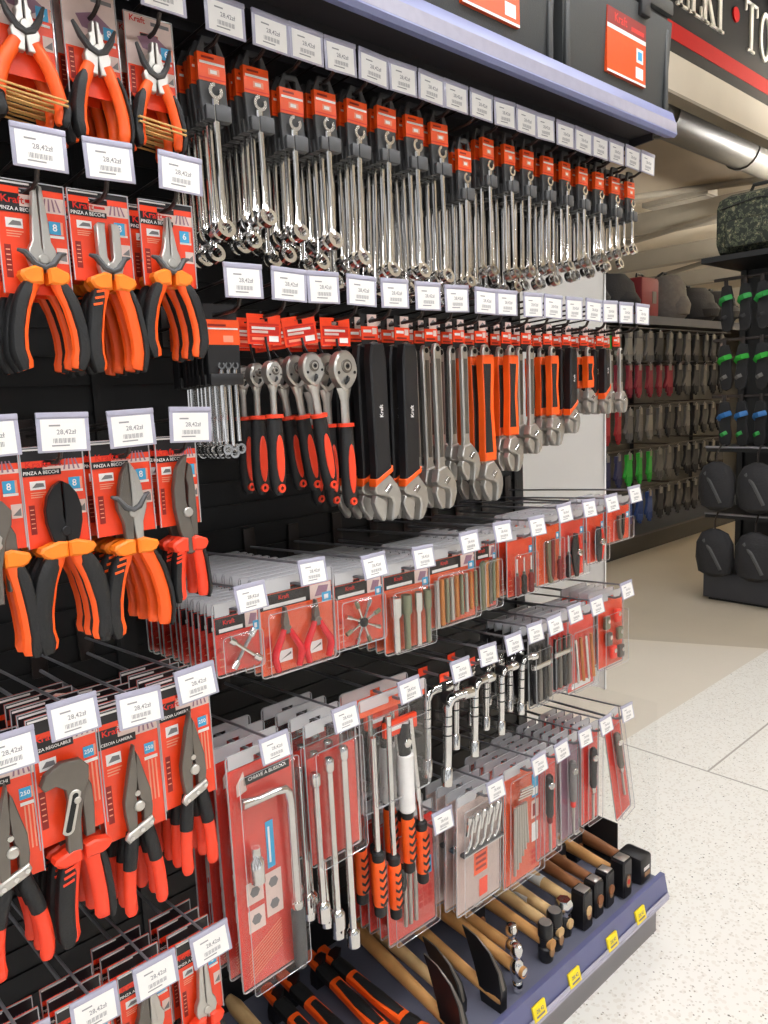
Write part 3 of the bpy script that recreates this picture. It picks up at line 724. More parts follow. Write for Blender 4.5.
XF = -0.10          # front item on every hook
def stack(parts, name, desc, row, hooki, y, zp, n, sp, cat, group, lo=False, yaw=0.03, xf=XF, lean=0.0, roll=0.0, jy=0.002, scale=1.0, alt=None):
    yw = J(yaw)
    for k in range(n):
        x = xf-k*sp
        if k == 0: lb = 'front %s on %s hook of %s' % (desc, ORD[hooki+1], row)
        else: lb = '%s, %s back on %s hook of %s' % (desc, ORD[k+1], ORD[hooki+1], row)
        place(alt if alt and k in (2, 4, 5) else parts, name, (x, y+(J(jy) if k else 0), hang_z(zp, x, lo)), lb, cat, group, rot=(roll+J(0.010), lean+J(0.004), yw+J(yaw*.25)), scale=scale)

# ---- the five plier rows on the near bay
ROWA = ['top pliers row', 'second pliers row', 'third pliers row', 'fourth pliers row', 'lowest pliers row']
O, B_, A_, R_ = 'grip_orange', 'grip_black', 'grip_amber', 'grip_red'
P = {}
P['a1a'] = pliers('crimp', .082, .03, -.095, -.040, .108, .036, O, B_, '8', light=True, ear=(.026, .022, .006), gfr=(.62, 1), goff=(.9, .6), band=True, w_h=.0088)
P['a1b'] = pliers('crimp', .074, .03, -.100, -.046, .108, .029, O, B_, '8', light=True, ear=(.028, .020, .010), gfr=(.10, 1), goff=(.72, .28), w_h=.0090, cham=.022)
P['a1c'] = pliers('crimp', .070, .022, -.098, -.050, .100, .028, O, B_, '6', light=True, ear=(.024, .026, .004), gfr=(.12, 1), goff=(.7, .45), w_h=.0082, cham=.022, band=True)
P['a2a'] = pliers('needle', .086, .008, -.130, -.088, .136, .034, O, B_, '8', ear=(.030, .006, .004), flange=A_, gfr=(.05, .98), goff=(.74, .74), w_h=.0105, yoff=0.004, bow=.75)
P['a2b'] = pliers('stripper', .084, .008, -.108, -.090, .136, .028, O, B_, '8', ear=(.028, .006, .008), flange=A_, gfr=(.06, 1), goff=(.80, .40), ribs=3, w_h=.0110, yoff=0.004, bow=.6)
P['a2c'] = pliers('longnose', .082, .008, -.108, -.078, .130, .034, O, B_, '6', ear=(.028, .006, .002), flange=A_, gfr=(.05, .98), goff=(.72, .74), w_h=.0100, yoff=-.004, bow=.75)
P['a3a'] = pliers('pump', .084, .020, -.110, -.100, .150, .030, O, B_, '8', flange=A_, gfr=(.06, 1), goff=(.7, .7), w_h=.012)
P['a3b'] = pliers('endcut', .082, .018, -.114, -.094, .156, .036, O, B_, '8', flange=A_, gfr=(.05, 1), goff=(.86, .84), w_h=.0135, yoff=.004, shoulder=.022, bow=.6)
P['a3c'] = pliers('diag', .088, .020, -.112, -.082, .170, .036, O, B_, '8', flange=A_, gfr=(.05, 1), goff=(.74, .30), ribs=3, w_h=.0118, ear=(.028, .007, .018), shoulder=.046, yoff=0.004, bow=.45)
P['a3d'] = pliers('slip', .066, .020, -.112, -.104, .118, .019, R_, B_, '6', flange=R_, gfr=(.08, 1), goff=(.55, .32), ribs=3, w_h=.0095, shoulder=.034, yoff=.004)
P['a4a'] = pliers('snips', .082, .020, -.170, -.120, .170, .030, R_, B_, '250', sleeves=(B_, R_), w_h=.0100, shoulder=.052, side_text=True)
P['a4b'] = pliers('pump', .096, .024, -.160, -.100, .205, .025, R_, B_, '250', flange=R_, gfr=(.05, 1), goff=(.80, .40), ribs=3, w_h=.0140, shoulder=.078, side_text=True, title='PINZA REGOLABILE', hl2=.19, bow=.15)
P['a4c'] = pliers('snips', .092, .020, -.178, -.130, .165, .024, R_, B_, '250', sleeves=(B_, R_), w_h=.0098, shoulder=.050, side_text=True, title='CESOIA LAMIERA', bow=.1)
P['a4d'] = pliers('snips', .088, .020, -.174, -.118, .165, .022, R_, B_, '250', sleeves=(B_, R_), w_h=.0098, shoulder=.050, side_text=True, title='CESOIA LAMIERA', bow=.1)
P['a5a'] = pliers('diag', .080, .020, -.120, -.080, .150, .030, R_, B_, '6', flange=R_, gfr=(.06, 1), goff=(.75, .4), w_h=.010, shoulder=.040)
P['a5b'] = pliers('pump', .076, .020, -.120, -.085, .160, .028, R_, B_, '7', flange=R_, gfr=(.06, 1), goff=(.7, .4), w_h=.011, shoulder=.070)
P['a5c'] = pliers('needle', .074, .020, -.130, -.105, .130, .028, R_, B_, '6', flange=R_, gfr=(.06, 1), goff=(.6, .5), w_h=.009)
NA = {'a1a': 'crimping pliers with orange handles', 'a1b': 'orange and black ring crimping pliers', 'a1c': 'banded crimping pliers with short jaws', 'a2a': 'carded bent-needle pliers',
      'a2b': 'carded wire stripping pliers', 'a2c': 'carded long-nose pliers', 'a3a': 'carded slip pliers with grey jaws', 'a3b': 'carded black end-cutting pliers', 'a3c': 'carded diagonal cutting pliers',
      'a3d': 'carded slip-joint pliers', 'a4a': 'carded aviation snips', 'a4b': 'carded water pump pliers', 'a4c': 'carded straight aviation snips', 'a4d': 'carded right-cut aviation snips',
      'a5a': 'red carded cutting pliers', 'a5b': 'red carded pump pliers', 'a5c': 'red carded needle pliers'}
GA = 'carded pliers hanging on the near bay'
rows = [(2.045, [(.385, 'a1a', 3), (.474, 'a1b', 4), (.557, 'a1c', 3)], 1.0), (1.817, [(.375, 'a2a', 3), (.463, 'a2b', 4), (.561, 'a2c', 3)], 1),
        (1.476, [(.284, 'a3a', 2), (.368, 'a3b', 3), (.461, 'a3c', 4), (.546, 'a3d', 2)], 1), (1.100, [(.262, 'a4a', 3, -.014), (.345, 'a4b', 5, .006), (.434, 'a4c', 5, -.010), (.525, 'a4d', 5, .0)], 1),
        (0.684, [(.240, 'a5a', 3), (.331, 'a5b', 3), (.422, 'a5a', 4), (.513, 'a5c', 4)], 1)]
for ri, (zl, items, _) in enumerate(rows):
    for i, (y, k, n, *dz) in enumerate(items):
        zp = hook(y, zl+sum(dz), ROWA[ri], i, len(items), lo=ri >= 3)
        stack(P[k], 'carded_pliers', NA[k], ROWA[ri], i, y, zp, n, 0.03, 'pliers', GA, lo=ri >= 3, yaw=0.04)

# ================================================================== wrenches under the top shelf
def wrench(Lt, w=.043, rs=1.0):
    """black hanger with orange band; Lt = total length below the hang point"""
    h = MB()
    h.prism([(-.011, .009), (.011, .009), (.0095, .006), (-.0095, .006)], -.003, .003, 'grey_plastic')
    for s in (-1, 1):
        h.prism([(s*.0095, .006), (s*.011, .009), (s*w/2, -.012), (s*w/2, -.018), (s*.009, -.018), (s*.010, -.010)], -.003, .003, 'grey_plastic')
    h.box(-.003, .003, -.0100, .0100, .0, .009, 'grey_plastic')
    h.prism([(-w/2, -.016), (w/2, -.016), (w/2*1.02, -.055), (w/2*1.14, -.106), (-w/2*.86, -.106), (-w/2*1.02, -.055)], -.004, .003, 'grey_plastic', .001)
    h.box(.003, .011, -w/2*.80, -w/2*.15, -.106, -.086, 'grey_plastic', .0015); h.box(.003, .012, -w/2*.1, w/2*1.08, -.107, -.084, 'grey_plastic', .0015)
    st = MB(); st.box(-.0048, .0042, -w/2*1.03, w/2*1.03, -.052, -.014, 'card_orange'); x = .0045
    st.quad(-w/2*.9, w/2*.98, -.029, -.0255, x, 'print_white'); st.quad(-w/2*.75, w/2*.2, -.0215, -.0185, x, 'print_dark_red')
    st.quad(-w/2*.3, w/2*.55, -.043, -.034, x, 'print_pink'); st.quad(-w/2*.15, w/2*.35, -.041, -.036, x+.0002, 'print_white'); st.quad(-w/2, w/2, -.049, -.047, x, 'print_red')
    wr = MB(); z0, z1 = -.070, -Lt+.015*rs
    wr.ring(.001, z0+.004, .0115*rs, .0065*rs, .004, .010, 'chrome', 16, math.radians(95), math.radians(390))
    wr.sweep([(.007, .001, z0-.006), (.007, 0, z0-.03), (.007, 0, (z0+z1)/2), (.007, 0, z1+.022), (.008, 0, z1+.009)], [(.006*rs, .003), (.0052*rs, .0028), (.0047*rs, .0026), (.0052*rs, .0028), (.0085*rs, .0038)], 'chrome', 8)
    mt = Matrix.Translation((.009, 0, z1)) @ Matrix.Rotation(math.radians(-16), 4, 'Y')
    r = MB(mt); r.ring(0, 0, .0148*rs, .0085*rs, -.0050, .0050, 'chrome', 20)
    for k in range(12):
        t = 2*PI*k/12; r.box(-.0044, .0044, .0085*rs*math.cos(t)-.0007, .0085*rs*math.cos(t)+.0007, .0085*rs*math.sin(t)-.0007, .0085*rs*math.sin(t)+.0007, 'steel')
    return [Part('hanger', h, [Part('paper_band', st, label='orange paper band')]), Part('wrench', wr, [Part('ring_end', r)], label='chrome wrench')]
B1Y = [.651, .728, .794, .862, .932, 1.001, 1.070, 1.136, 1.207, 1.279, 1.347, 1.412, 1.484, 1.552, 1.620, 1.689, 1.761, 1.832]
B1L = [.262, .236, .236, .252, .276, .294, .290, .294, .262, .270, .270, .262, .248, .238, .225, .210, .193, .176]
B1D = [0, 0, .016, .005, .004, 0, 0, 0, .035, 0, 0, 0, 0, 0, 0, 0, 0, 0]
RW = 'top wrench row'
_wc = {}
for i, y in enumerate(B1Y):
    zp = hook(y, 2.040, RW, i, 18, dz=.022)
    L = B1L[i]+.012; w = .043 if i < 8 else .036; key = (L, w)
    if key not in _wc: _wc[key] = (wrench(L, w, 1.0 if i < 8 else .85), wrench(L+.028, w, 1.0 if i < 8 else .85))
    stack(_wc[key][0], 'combination_wrench', 'chrome ring wrench in black hanger', RW, i, y, zp-B1D[i], 8 if i < 9 else 7, .0185, 'wrench', 'chrome wrenches under the top shelf', yaw=.06, jy=.003, roll=random.uniform(-.02, .02), alt=_wc[key][1])

# ================================================================== lower wrench row
RL = 'lower wrench row'
def ratchet(s, L, tagw=.056, drop=0.0):
    """hang tag, polished head, bar, orange collar, black grip with orange inlay; s: head half width"""
    tg = MB(); slot_card(tg, tagw, .006, -.042, 'card_red', hw=.008, hh=.007)
    x = .0004
    for a in ((-tagw/2+.004, tagw/2-.004, -.0115, -.0085), (-tagw/2+.004, tagw/2-.004, -.026, -.013), (-tagw/2+.004, tagw/2-.004, -.039, -.029)): tg.quad(*a, x, 'card_deep')
    tg.quad(-tagw/2+.008, tagw/2-.012, -.018, -.014, x+.0003, 'print_white'); tg.quad(-tagw/2+.008, tagw*.1, -.024, -.020, x+.0003, 'print_skin'); tg.quad(tagw*.12, tagw/2-.006, -.037, -.028, x+.0003, 'print_white'); tg.quad(-tagw/2+.008, tagw*.05, -.035, -.031, x+.0003, 'print_pink')
    zc = -.055-s*1.15-drop
    ou = []
    for k in range(22):
        t = 2*PI*k/22; yy, zz = s*math.cos(t), s*1.30*math.sin(t)
        if zz < 0: yy *= 1-0.42*(zz/(s*1.3))**2
        ou.append((yy, zc+zz))
    hd = MB(); hd.prism(ou, .006, .024, 'steel', .003)
    hd.sweep([(.014, 0, zc-s*1.1), (.014, 0, zc-s*1.9), (.014, 0, -L*.55)], [(s*.62, .007), (s*.34, .0055), (s*.32, .0055)], 'steel', 10)
    dl = MB(); dl.disc(.0, zc+s*.28, s*.44, .024, .0265, 'dark_steel', 16, .001); dl.ring(0, zc+s*.28, s*.28, s*.2, .0265, .0275, 'steel', 14); dl.disc(0, zc+s*.28, s*.12, .0265, .028, 'black_steel', 8)
    for q in (-1, 1): dl.disc(q*s*.68, zc-s*.12, s*.11, .024, .0248, 'black_steel', 8)
    lv = MB(); lv.sweep([(.026, s*.05, zc-s*.42), (.029, -s*.12, zc-s*.62), (.029, -s*.34, zc-s*.86)], [(s*.16, .002), (s*.13, .003), (s*.08, .002)], 'black_steel', 8)
    zg = -L*.55
    cl = MB(); cl.lathe([(.0085, -.0035), (.0152, -.003), (.0152, .003), (.0085, .0035)], 'grip_red', (.014, 0, zg), (0, 0, -1), 14)
    gp = MB(); gp.sweep([(.014, 0, zg-.002), (.014, 0, zg-.03), (.014, 0, (zg-L)/2), (.014, 0, -L+.028), (.014, 0, -L+.01), (.014, 0, -L)], [(.0130, .0110), (.0140, .0115), (.0155, .0125), (.0148, .012), (.0125, .010), (.006, .006)], 'grip_black', 12)
    il = MB()
    il.prism([(.0078*math.cos(2*PI*k/16), (zg-L)/2-.004+(L*.45*.30)*math.sin(2*PI*k/16)) for k in range(16)], .018, .0272, 'grip_red', .0012)
    rg = MB(); rg.ring(0, -L+.012, .0072, .0034, .018, .0262, 'grip_red', 12); rg.disc(0, -L+.012, .0030, .018, .0235, 'black_plastic', 8)
    stp = MB(); stp.sweep([(.002, 0, -.030), (.004, 0, -.044), (.012, 0, zc+s*1.28)], .0022, 'black_plastic', 6)
    return [Part('hang_tag', tg, label='orange printed hang tag'), Part('tag_strap', stp), Part('head', hd, [Part('dial', dl), Part('lever', lv)]), Part('collar', cl), Part('grip', gp, [Part('inlay', il, label='orange oval inlay'), Part('hanging_ring', rg)])]
def adjustable(L, style, hs=1.0):
    """hs: head scale; head hangs at the bottom"""
    hg = MB(); w = .040*max(.8, hs)
    slot_card(hg, w, .010, -.046, 'black_plastic', hw=.009)
    tg = MB(); tg.box(.0002, .0022, -w/2-.001, w/2+.001, -.036, -.012, 'card_red'); tg.quad(-w*.42, w*.1, -.023, -.018, .0025, 'print_white'); tg.quad(w*.16, w*.44, -.026, -.015, .0025, 'print_skin')
    tg.quad(-w*.42, w*.3, -.033, -.030, .0025, 'print_dark_red')
    im = MB(); im.box(.0002, .0018, -w*.1, w*.48, -.012, .009, 'print_skin'); im.poly([(w*.0, .0), (w*.2, .006), (w*.42, .001), (w*.25, -.006)][::-1], .0021, 'print_grey')
    zt, zh = -.040, -L+.088*hs
    bar = MB(); mt_ = 'steel' if style != 'black' else 'dark_steel'
    bw = .0125*hs
    bar.prism([(-bw, zt-.012), (-bw*.6, zt-.002), (0, zt), (bw*.6, zt-.002), (bw, zt-.012), (bw*.9, zh+.02), (bw*1.2, zh-.004), (-bw*1.2, zh-.004), (-bw*.9, zh+.02)], .008, .017, mt_, .002)
    if style in ('plain',): bar.prism([(-bw*.5, zt-.03), (bw*.5, zt-.03), (bw*.45, zh+.03), (-bw*.45, zh+.03)], .0172, .0178, 'dark_steel')
    bar.disc(0, zt-.011, .0055, .017, .0176, 'black_steel', 10)
    hm = Matrix.Translation((0, 0, zh)) @ Matrix.Rotation(math.radians(14), 4, 'X') @ Matrix.Diagonal((1, hs, hs, 1))
    fj = MB(hm); fj.prism([(-.014, .010), (.014, .010), (.024, -.006), (.033, -.024), (.036, -.040), (.032, -.060), (.021, -.078), (.008, -.089), (-.004, -.089), (.002, -.074), (.010, -.058), (.010, -.046), (-.002, -.036), (-.024, -.024), (-.028, -.014)], .004, .021, 'steel', .0025)
    mj = MB(hm); mj.prism([(-.027, -.026), (-.010, -.038), (-.005, -.048), (-.010, -.064), (-.017, -.082), (-.024, -.082), (-.034, -.058), (-.036, -.038)], .006, .019, 'steel', .002)
    sc = MB(hm); sc.lathe([(.006, -.009), (.0062, -.009), (.0062, .009), (.006, .009)], 'chrome', (.0195, .004, -.022), (0, .87, .5), 10)
    for k in range(6): sc.lathe([(.0068, -.0006), (.0068, .0006)], 'dark_steel', tuple(Vector((.0195, .004, -.022))+Vector((0, .87, .5))*(-.007+.0028*k)), (0, .87, .5), 10)
    parts = [Part('hanger', hg, [Part('tag', tg, label='orange tag'), Part('picture', im)]), Part('bar', bar), Part('fixed_jaw', fj), Part('movable_jaw', mj), Part('worm_screw', sc)]
    if style == 'black':
        sl = MB(); ws = .021*hs
        sl.prism([(-ws*.75, zt-.004), (ws*.75, zt-.004), (ws, zt-.03), (ws*.95, zh+.030), (ws*1.05, zh+.016), (-ws*1.05, zh-.006), (-ws*.95, zh+.02), (-ws, zt-.03)], .004, .0235, 'black_plastic', .003)
        tx = MB(); tx.text('Kraft', 0, (zt+zh)/2, .012*hs, .0239, 'print_white', rot=PI/2)
        og = MB(); og.prism([(-ws*1.15, zh-.012), (ws*1.15, zh+.013), (ws*1.15, zh+.024), (-ws*1.15, zh+.001)], .003, .0245, 'grip_orange', .002)
        parts.append(Part('sleeve', sl, [Part('lettering', tx), Part('sleeve_end', og, label='orange band at the sleeve end')], label='black protective sleeve'))
    if style == 'orange':
        ws = .0205*hs; za, zb = zt-.022, zh+.012
        m = (za+zb)/2
        og = MB(); og.prism([(-ws, za), (ws, za), (ws*1.08, za-.02), (ws*.75, m), (ws*1.08, zb+.02), (ws, zb), (-ws, zb), (-ws*1.05, zb+.02), (-ws*.9, m), (-ws*1.05, za-.02)], .004, .0225, 'grip_orange', .003)
        bk = MB(); bk.prism([(-ws*.95, za-.018), (ws*.35, za-.018), (ws*.02, m), (ws*.35, zb+.018), (-ws*.95, zb+.018), (-ws*.82, m)], .015, .0238, 'grip_black', .0015)
        parts.append(Part('grip', og, [Part('inlay', bk, label='black rubber inlay')], label='orange grip'))
    return parts
def spanner_set():
    w = .058; h = MB(); slot_card(h, w, .012, -.012, 'black_plastic')
    h.prism([(-w/2, -.012), (w/2, -.012), (w/2*.97, -.11), (-w/2*.97, -.11)], -.006, .004, 'black_plastic', .001); h.box(.004, .010, -w/2, w/2, -.112, -.094, 'black_plastic', .002)
    st = MB(); st.box(-.0068, .0048, -w/2*1.02, w/2*1.02, -.050, -.012, 'card_orange'); st.quad(-w*.46, w*.46, -.027, -.0245, .0052, 'print_white'); st.quad(w*.0, w*.3, -.046, -.036, .0052, 'print_pink'); st.quad(-w*.44, w*.1, -.022, -.019, .0052, 'print_dark_red')
    parts = [Part('hanger', h, [Part('paper_band', st, label='orange paper band')])]
    for s in (-1, 0, 1):
        y = .012*s+.004; wr = MB(); z1 = -.218+.006*abs(s)
        wr.ring(y, -.082, .006, .0035, .003, .0085, 'chrome', 12, math.radians(120), math.radians(420))
        wr.sweep([(.006, y, -.088), (.006, y, -.14), (.006, y, z1+.012)], [(.0035, .0025)]*3, 'chrome', 8); wr.ring(y, z1, .0085, .005, .003, .010, 'chrome', 14)
        parts.append(Part('wrench', wr))
    return parts
B2Y = [.653, .734, .803, .883, .962, 1.045, 1.124, 1.206, 1.274, 1.362, 1.432, 1.513, 1.590, 1.663, 1.735, 1.811]
SS = spanner_set()
RT_ = [ratchet(.0160, .288, .066, .016), ratchet(.0220, .296, .068, .004), ratchet(.0270, .328, .068)]
ADJ = {}
def adj(L, st, hs):
    hs *= .92
    k = (L, st, hs)
    if k not in ADJ: ADJ[k] = adjustable(L, st, hs)
    return ADJ[k]
B2 = {0: (SS, 'spanner_set', 'chrome spanner set in black hanger', 8, .015), 1: (RT_[0], 'ratchet_handle', 'small ratchet with orange and black grip', 3, .045), 2: (RT_[1], 'ratchet_handle', 'medium ratchet with orange and black grip', 3, .045),
      3: (RT_[2], 'ratchet_handle', 'large ratchet with orange and black grip', 3, .05), 4: (adj(.372, 'black', 1.0), 0, 'long adjustable wrench in black sleeve', 4, .034), 5: (adj(.380, 'black', 1.0), 0, 'longest adjustable wrench in black sleeve', 4, .034),
      6: (adj(.370, 'plain', .95), 0, 'long plain steel adjustable wrench', 4, .032), 7: (adj(.320, 'plain', .85), 0, 'shorter plain steel adjustable wrench', 4, .032), 8: (adj(.372, 'orange', .95), 0, 'large orange-gripped adjustable wrench', 3, .034),
      9: (adj(.315, 'orange', .85), 0, 'medium orange-gripped adjustable wrench', 4, .032), 10: (adj(.282, 'plain', .75), 0, 'medium plain adjustable wrench', 4, .03), 11: (adj(.270, 'orange', .75), 0, 'smaller orange-gripped adjustable wrench', 3, .03),
      12: (adj(.245, 'black', .7), 0, 'short adjustable wrench in black sleeve', 4, .028), 13: (adj(.200, 'orange', .62), 0, 'smallest orange-gripped adjustable wrench', 3, .028), 14: (adj(.205, 'black', .62), 0, 'small adjustable wrench in black sleeve', 3, .028), 15: (adj(.205, 'plain', .6), 0, 'small plain adjustable wrench', 3, .028)}
for i, y in enumerate(B2Y):
    zp = hook(y, 1.681, RL, i, 16)-(.006 if i in (1, 2, 3) else 0); p, nm, d, n, sp = B2[i]
    stack(p, nm or 'adjustable_wrench', d, RL, i, y, zp, n, sp, 'wrench' if i != 0 else 'spanner set', 'tools in the lower wrench row', yaw=.05, roll={2: .13, 1: -.02}.get(i, J(.015)), xf=-.125)

# ================================================================== clear blister packs
def rrect(y0, y1, z0, z1, r, seg=3):
    o = []
    for cy, cz, a in ((y1-r, z0+r, -90), (y1-r, z1-r, 0), (y0+r, z1-r, 90), (y0+r, z0+r, 180)):
        for k in range(seg+1):
            t = math.radians(a+90*k/seg); o.append((cy+r*math.cos(t), cz+r*math.sin(t)))
    return o
def blister(w, top, bot, depth, contents, card='pack_red', header=True, card_top=None, dome=None, rim=.0018, prints=True, badge=True, dark_header=True, card_bot=None):
    """contents: list of (part name, mesh builder, label)"""
    ct = -.012 if card_top is None else card_top
    bk = MB(); bk.box(-.0022, -.001, -w/2+.003, w/2-.003, bot+.004 if card_bot is None else card_bot, ct, card); x = -.0006
    if header and dark_header:
        bk.quad(-w/2+.004, w*.18, ct-.026, ct-.001, x, 'print_black'); bk.text('Kraft', -w*.17, ct-.009, .0105, x+.0003, 'print_red'); bk.quad(-w/2+.01, w*.12, ct-.024, ct-.018, x+.0003, 'print_white')
        bk.quad(w*.18, w/2-.004, ct-.026, ct-.001, x, 'print_skin'); bk.poly([(w*.24, ct-.022), (w*.40, ct-.022), (w*.44, ct-.006), (w*.3, ct-.004)], x+.0003, 'print_mauve')
    if badge:
        bz = ct-.020 if header else ct-.012
        bk.quad(w*.34, w*.47, bz-.014, bz+.002, x+.0005, 'print_blue'); bk.quad(w*.37, w*.43, bz-.010, bz-.002, x+.0007, 'print_white')
    if prints:
        for k in range(3): bk.quad(-w*.42, -w*.30, bot+.016+.012*k, bot+.018+.012*k, x, 'print_pink')
        bk.quad(-w*.45, -w*.35, bot+.05*min(1, (ct-bot)/.12), (ct+bot)/2, x, 'card_deep')
    sh = MB(); slot_card(sh, w, top, bot, 'clear', hw=.011, hh=.008, x0=-.0008, x1=.0002)
    sh.box(-.0016, .0008, -w/2+.004, -.013, -.010, top-.001, 'clear_edge'); sh.box(-.0016, .0008, .013, w/2-.004, -.010, top-.001, 'clear_edge'); sh.box(-.0016, .0008, -.013, .013, .001, top-.001, 'clear_edge')
    dz1 = ct-(.028 if header else .004); dz0 = bot+.006
    d = dome or (-w/2+.006, w/2-.006, dz0, dz1)
    sh.prism(rrect(*d, min(.008, (d[1]-d[0])*.2)), .0002, depth, 'clear', min(.005, depth*.4))
    rm = MB(); rp = [(0.0, a, b) for a, b in rrect(-w/2, w/2, bot, top, .007)]; rm.sweep(rp+[rp[0]], (rim*.6, rim), 'clear_edge', 6)
    dp = [(depth*.5, a, b) for a, b in rrect(d[0]+.0005, d[1]-.0005, d[2]+.0005, d[3]-.0005, .006)]
    rm.sweep([(depth-.003, a, b) for _, a, b in dp]+[(depth-.003, dp[0][1], dp[0][2])], .0007, 'clear_edge', 5)
    out = [Part('backing_card', bk, label='printed red backing card'), Part('blister_shell', sh, [Part('shell_rim', rm)], label='clear plastic shell')]
    for nm, mb, lb in contents: out.append(Part(nm, mb, label=lb))
    return out
# --- contents
def cross_spanner(s, zc, yc=0):
    out = []
    b = MB()
    for k in range(2):
        a = math.radians(52 if k == 0 else -40); d = Vector((0, math.cos(a), math.sin(a)))
        c = Vector((.009+.003*k, yc, zc))
        b.sweep([c-d*s, c+d*s], .0032, 'chrome', 8)
        for q in (-1, 1): b.lathe([(.0055, 0), (.0062, .002), (.0062, .013), (.0045, .013)], 'chrome', tuple(c+d*(q*s)-d*q*.004), tuple(d*q), 10)
    return [('cross_spanner', b, 'chrome four-way spanner')]
def circlips(w, zt, zb):
    out = []
    for q, yc in ((-1, -w*.20), (1, w*.22)):
        j = MB(); j.prism([(yc-.005, zt-.038), (yc-.008, zt-.022), (yc-.003, zt+.004), (yc+.001, zt+.004), (yc+.005, zt-.022), (yc+.005, zt-.038)], .004, .012, 'dark_steel', .001)
        j.disc(yc, zt-.034, .008, .003, .0135, 'dark_steel', 12, .001); out.append(('jaw', j, 'dark steel circlip jaws'))
        for s in (-1, 1):
            h = MB(); h.sweep([(.009, yc+s*.005, zt-.034), (.010, yc+s*.012, zt-.048), (.011, yc+s*.025, (zt+zb)/2-.014), (.011, yc+s*.027, zb+.030), (.010, yc+s*.021, zb+.008)], [(.0045, .005), (.0055, .006), (.006, .007), (.006, .007), (.005, .006)], 'glossy_red', 10)
            out.append(('grip', h, 'red dipped handle'))
        p = MB(); p.quad(yc-.013, yc+.015, zb+.018, zb+.038, .0004, 'print_white'); p.poly([(yc-.01, zb+.022), (yc+.012, zb+.029), (yc+.012, zb+.033)], .0007, 'dark_steel'); out.append(('picture_sticker', p, None))
    return out
def star_driver(s, zc):
    b = MB(); b.lathe([(.008, 0), (.009, .002), (.009, .010), (.006, .012)], 'black_steel', (.004, 0, zc), (1, 0, 0), 10); out = [('hub', b, 'black centre hub')]
    for k in range(8):
        a = 2*PI*k/8+.35; d = Vector((0, math.cos(a), math.sin(a))); r = MB(); c = Vector((.010, 0, zc))
        r.sweep([c+d*.007, c+d*s*.7, c+d*s], [.0024, .0024, .0022], 'chrome', 8); r.sweep([c+d*s*.72, c+d*s*1.02], .0042, 'chrome' if k % 2 else 'tube_olive', 8); out.append(('driver_arm', r, 'chrome driver arm'))
    return out
def rods(ys, z0, z1, r, m, bend=0, name='hex_key'):
    out = []
    for i, y in enumerate(ys):
        b = MB(); mm = m[i % len(m)]; rr = r*(1-.35*i/max(1, len(ys)))
        zz = z0+(z1-z0)*.22*i/len(ys)
        pth = [(.010, y, zz), (.010, y, z1-.004)]
        if bend: pth += [(.010, y+.001, z1), (.010, y+bend, z1+.002)]
        b.sweep(pth, rr, mm, 8); out.append((name, b, None))
    return out
def sockets(ys, z0, z1, r):
    out = []
    for i, y in enumerate(ys):
        b = MB(); q = r*(1-.1*i)
        b.lathe([(q*.62, 0), (q*.62, (z1-z0)*.62), (q, (z1-z0)*.68), (q, z1-z0), (q*.7, z1-z0), (q*.7, z1-z0-.006)], 'tube_olive' if i % 2 else 'chrome', (.011, y, z0), (0, 0, 1), 12); out.append(('socket', b, None))
    return out
def drivers(ys, z0, z1, gm, w=.007):
    out = []
    for i, y in enumerate(ys):
        b = MB(); zm = z0+(z1-z0)*.55
        b.lathe([(w*.6, 0), (w, .004), (w, (zm-z0)*.3), (w*.85, (zm-z0)*.5), (w, (zm-z0)*.85), (w*.5, zm-z0)], gm[i % len(gm)], (.011, y, z0), (0, 0, 1), 10)
        s = MB(); s.sweep([(.011, y, zm), (.011, y, z1)], .0022, 'chrome', 8); s.sweep([(.011, y, zm-.002), (.011, y, zm+.006)], .0038, 'dark_steel', 8)
        out.append(('screwdriver', b, None)); out.append(('shaft', s, 'chrome shaft'))
    return out
def blade_tool(zt, zb, m1, m2):
    b = MB(); b.prism([(-.014, zt), (.014, zt), (.012, (zt+zb)/2), (.004, zb), (-.004, zb), (-.012, (zt+zb)/2)], .003, .013, m1, .002)
    c = MB(); c.prism([(-.005, zt+.006), (.006, zt+.006), (.006, zb+.02), (0, zb+.01), (-.005, zb+.02)], .013, .016, m2, .001)
    return [('blade', b, None), ('grip', c, None)]
def multitool(zt, zb):
    b = MB(); h = zt-zb
    b.sweep([(.010, 0, zt), (.011, -.004, zt-h*.3), (.011, -.002, zt-h*.65), (.010, .004, zb)], [(.006, .006), (.012, .008), (.013, .008), (.007, .005)], 'black_plastic', 10)
    c = MB(); c.sweep([(.012, .012, zt-h*.1), (.013, .016, zt-h*.5), (.012, .010, zb+h*.05)], [(.003, .004), (.006, .005), (.003, .003)], 'pack_red', 8)
    d = MB(); d.lathe([(.007, 0), (.009, .003), (.009, .012), (.005, .014)], 'chrome', (.012, 0, zt-h*.45), (1, 0, .2), 12)
    return [('grip', b, 'black grip'), ('lever', c, 'red lever'), ('ferrule', d, 'chrome ferrule')]

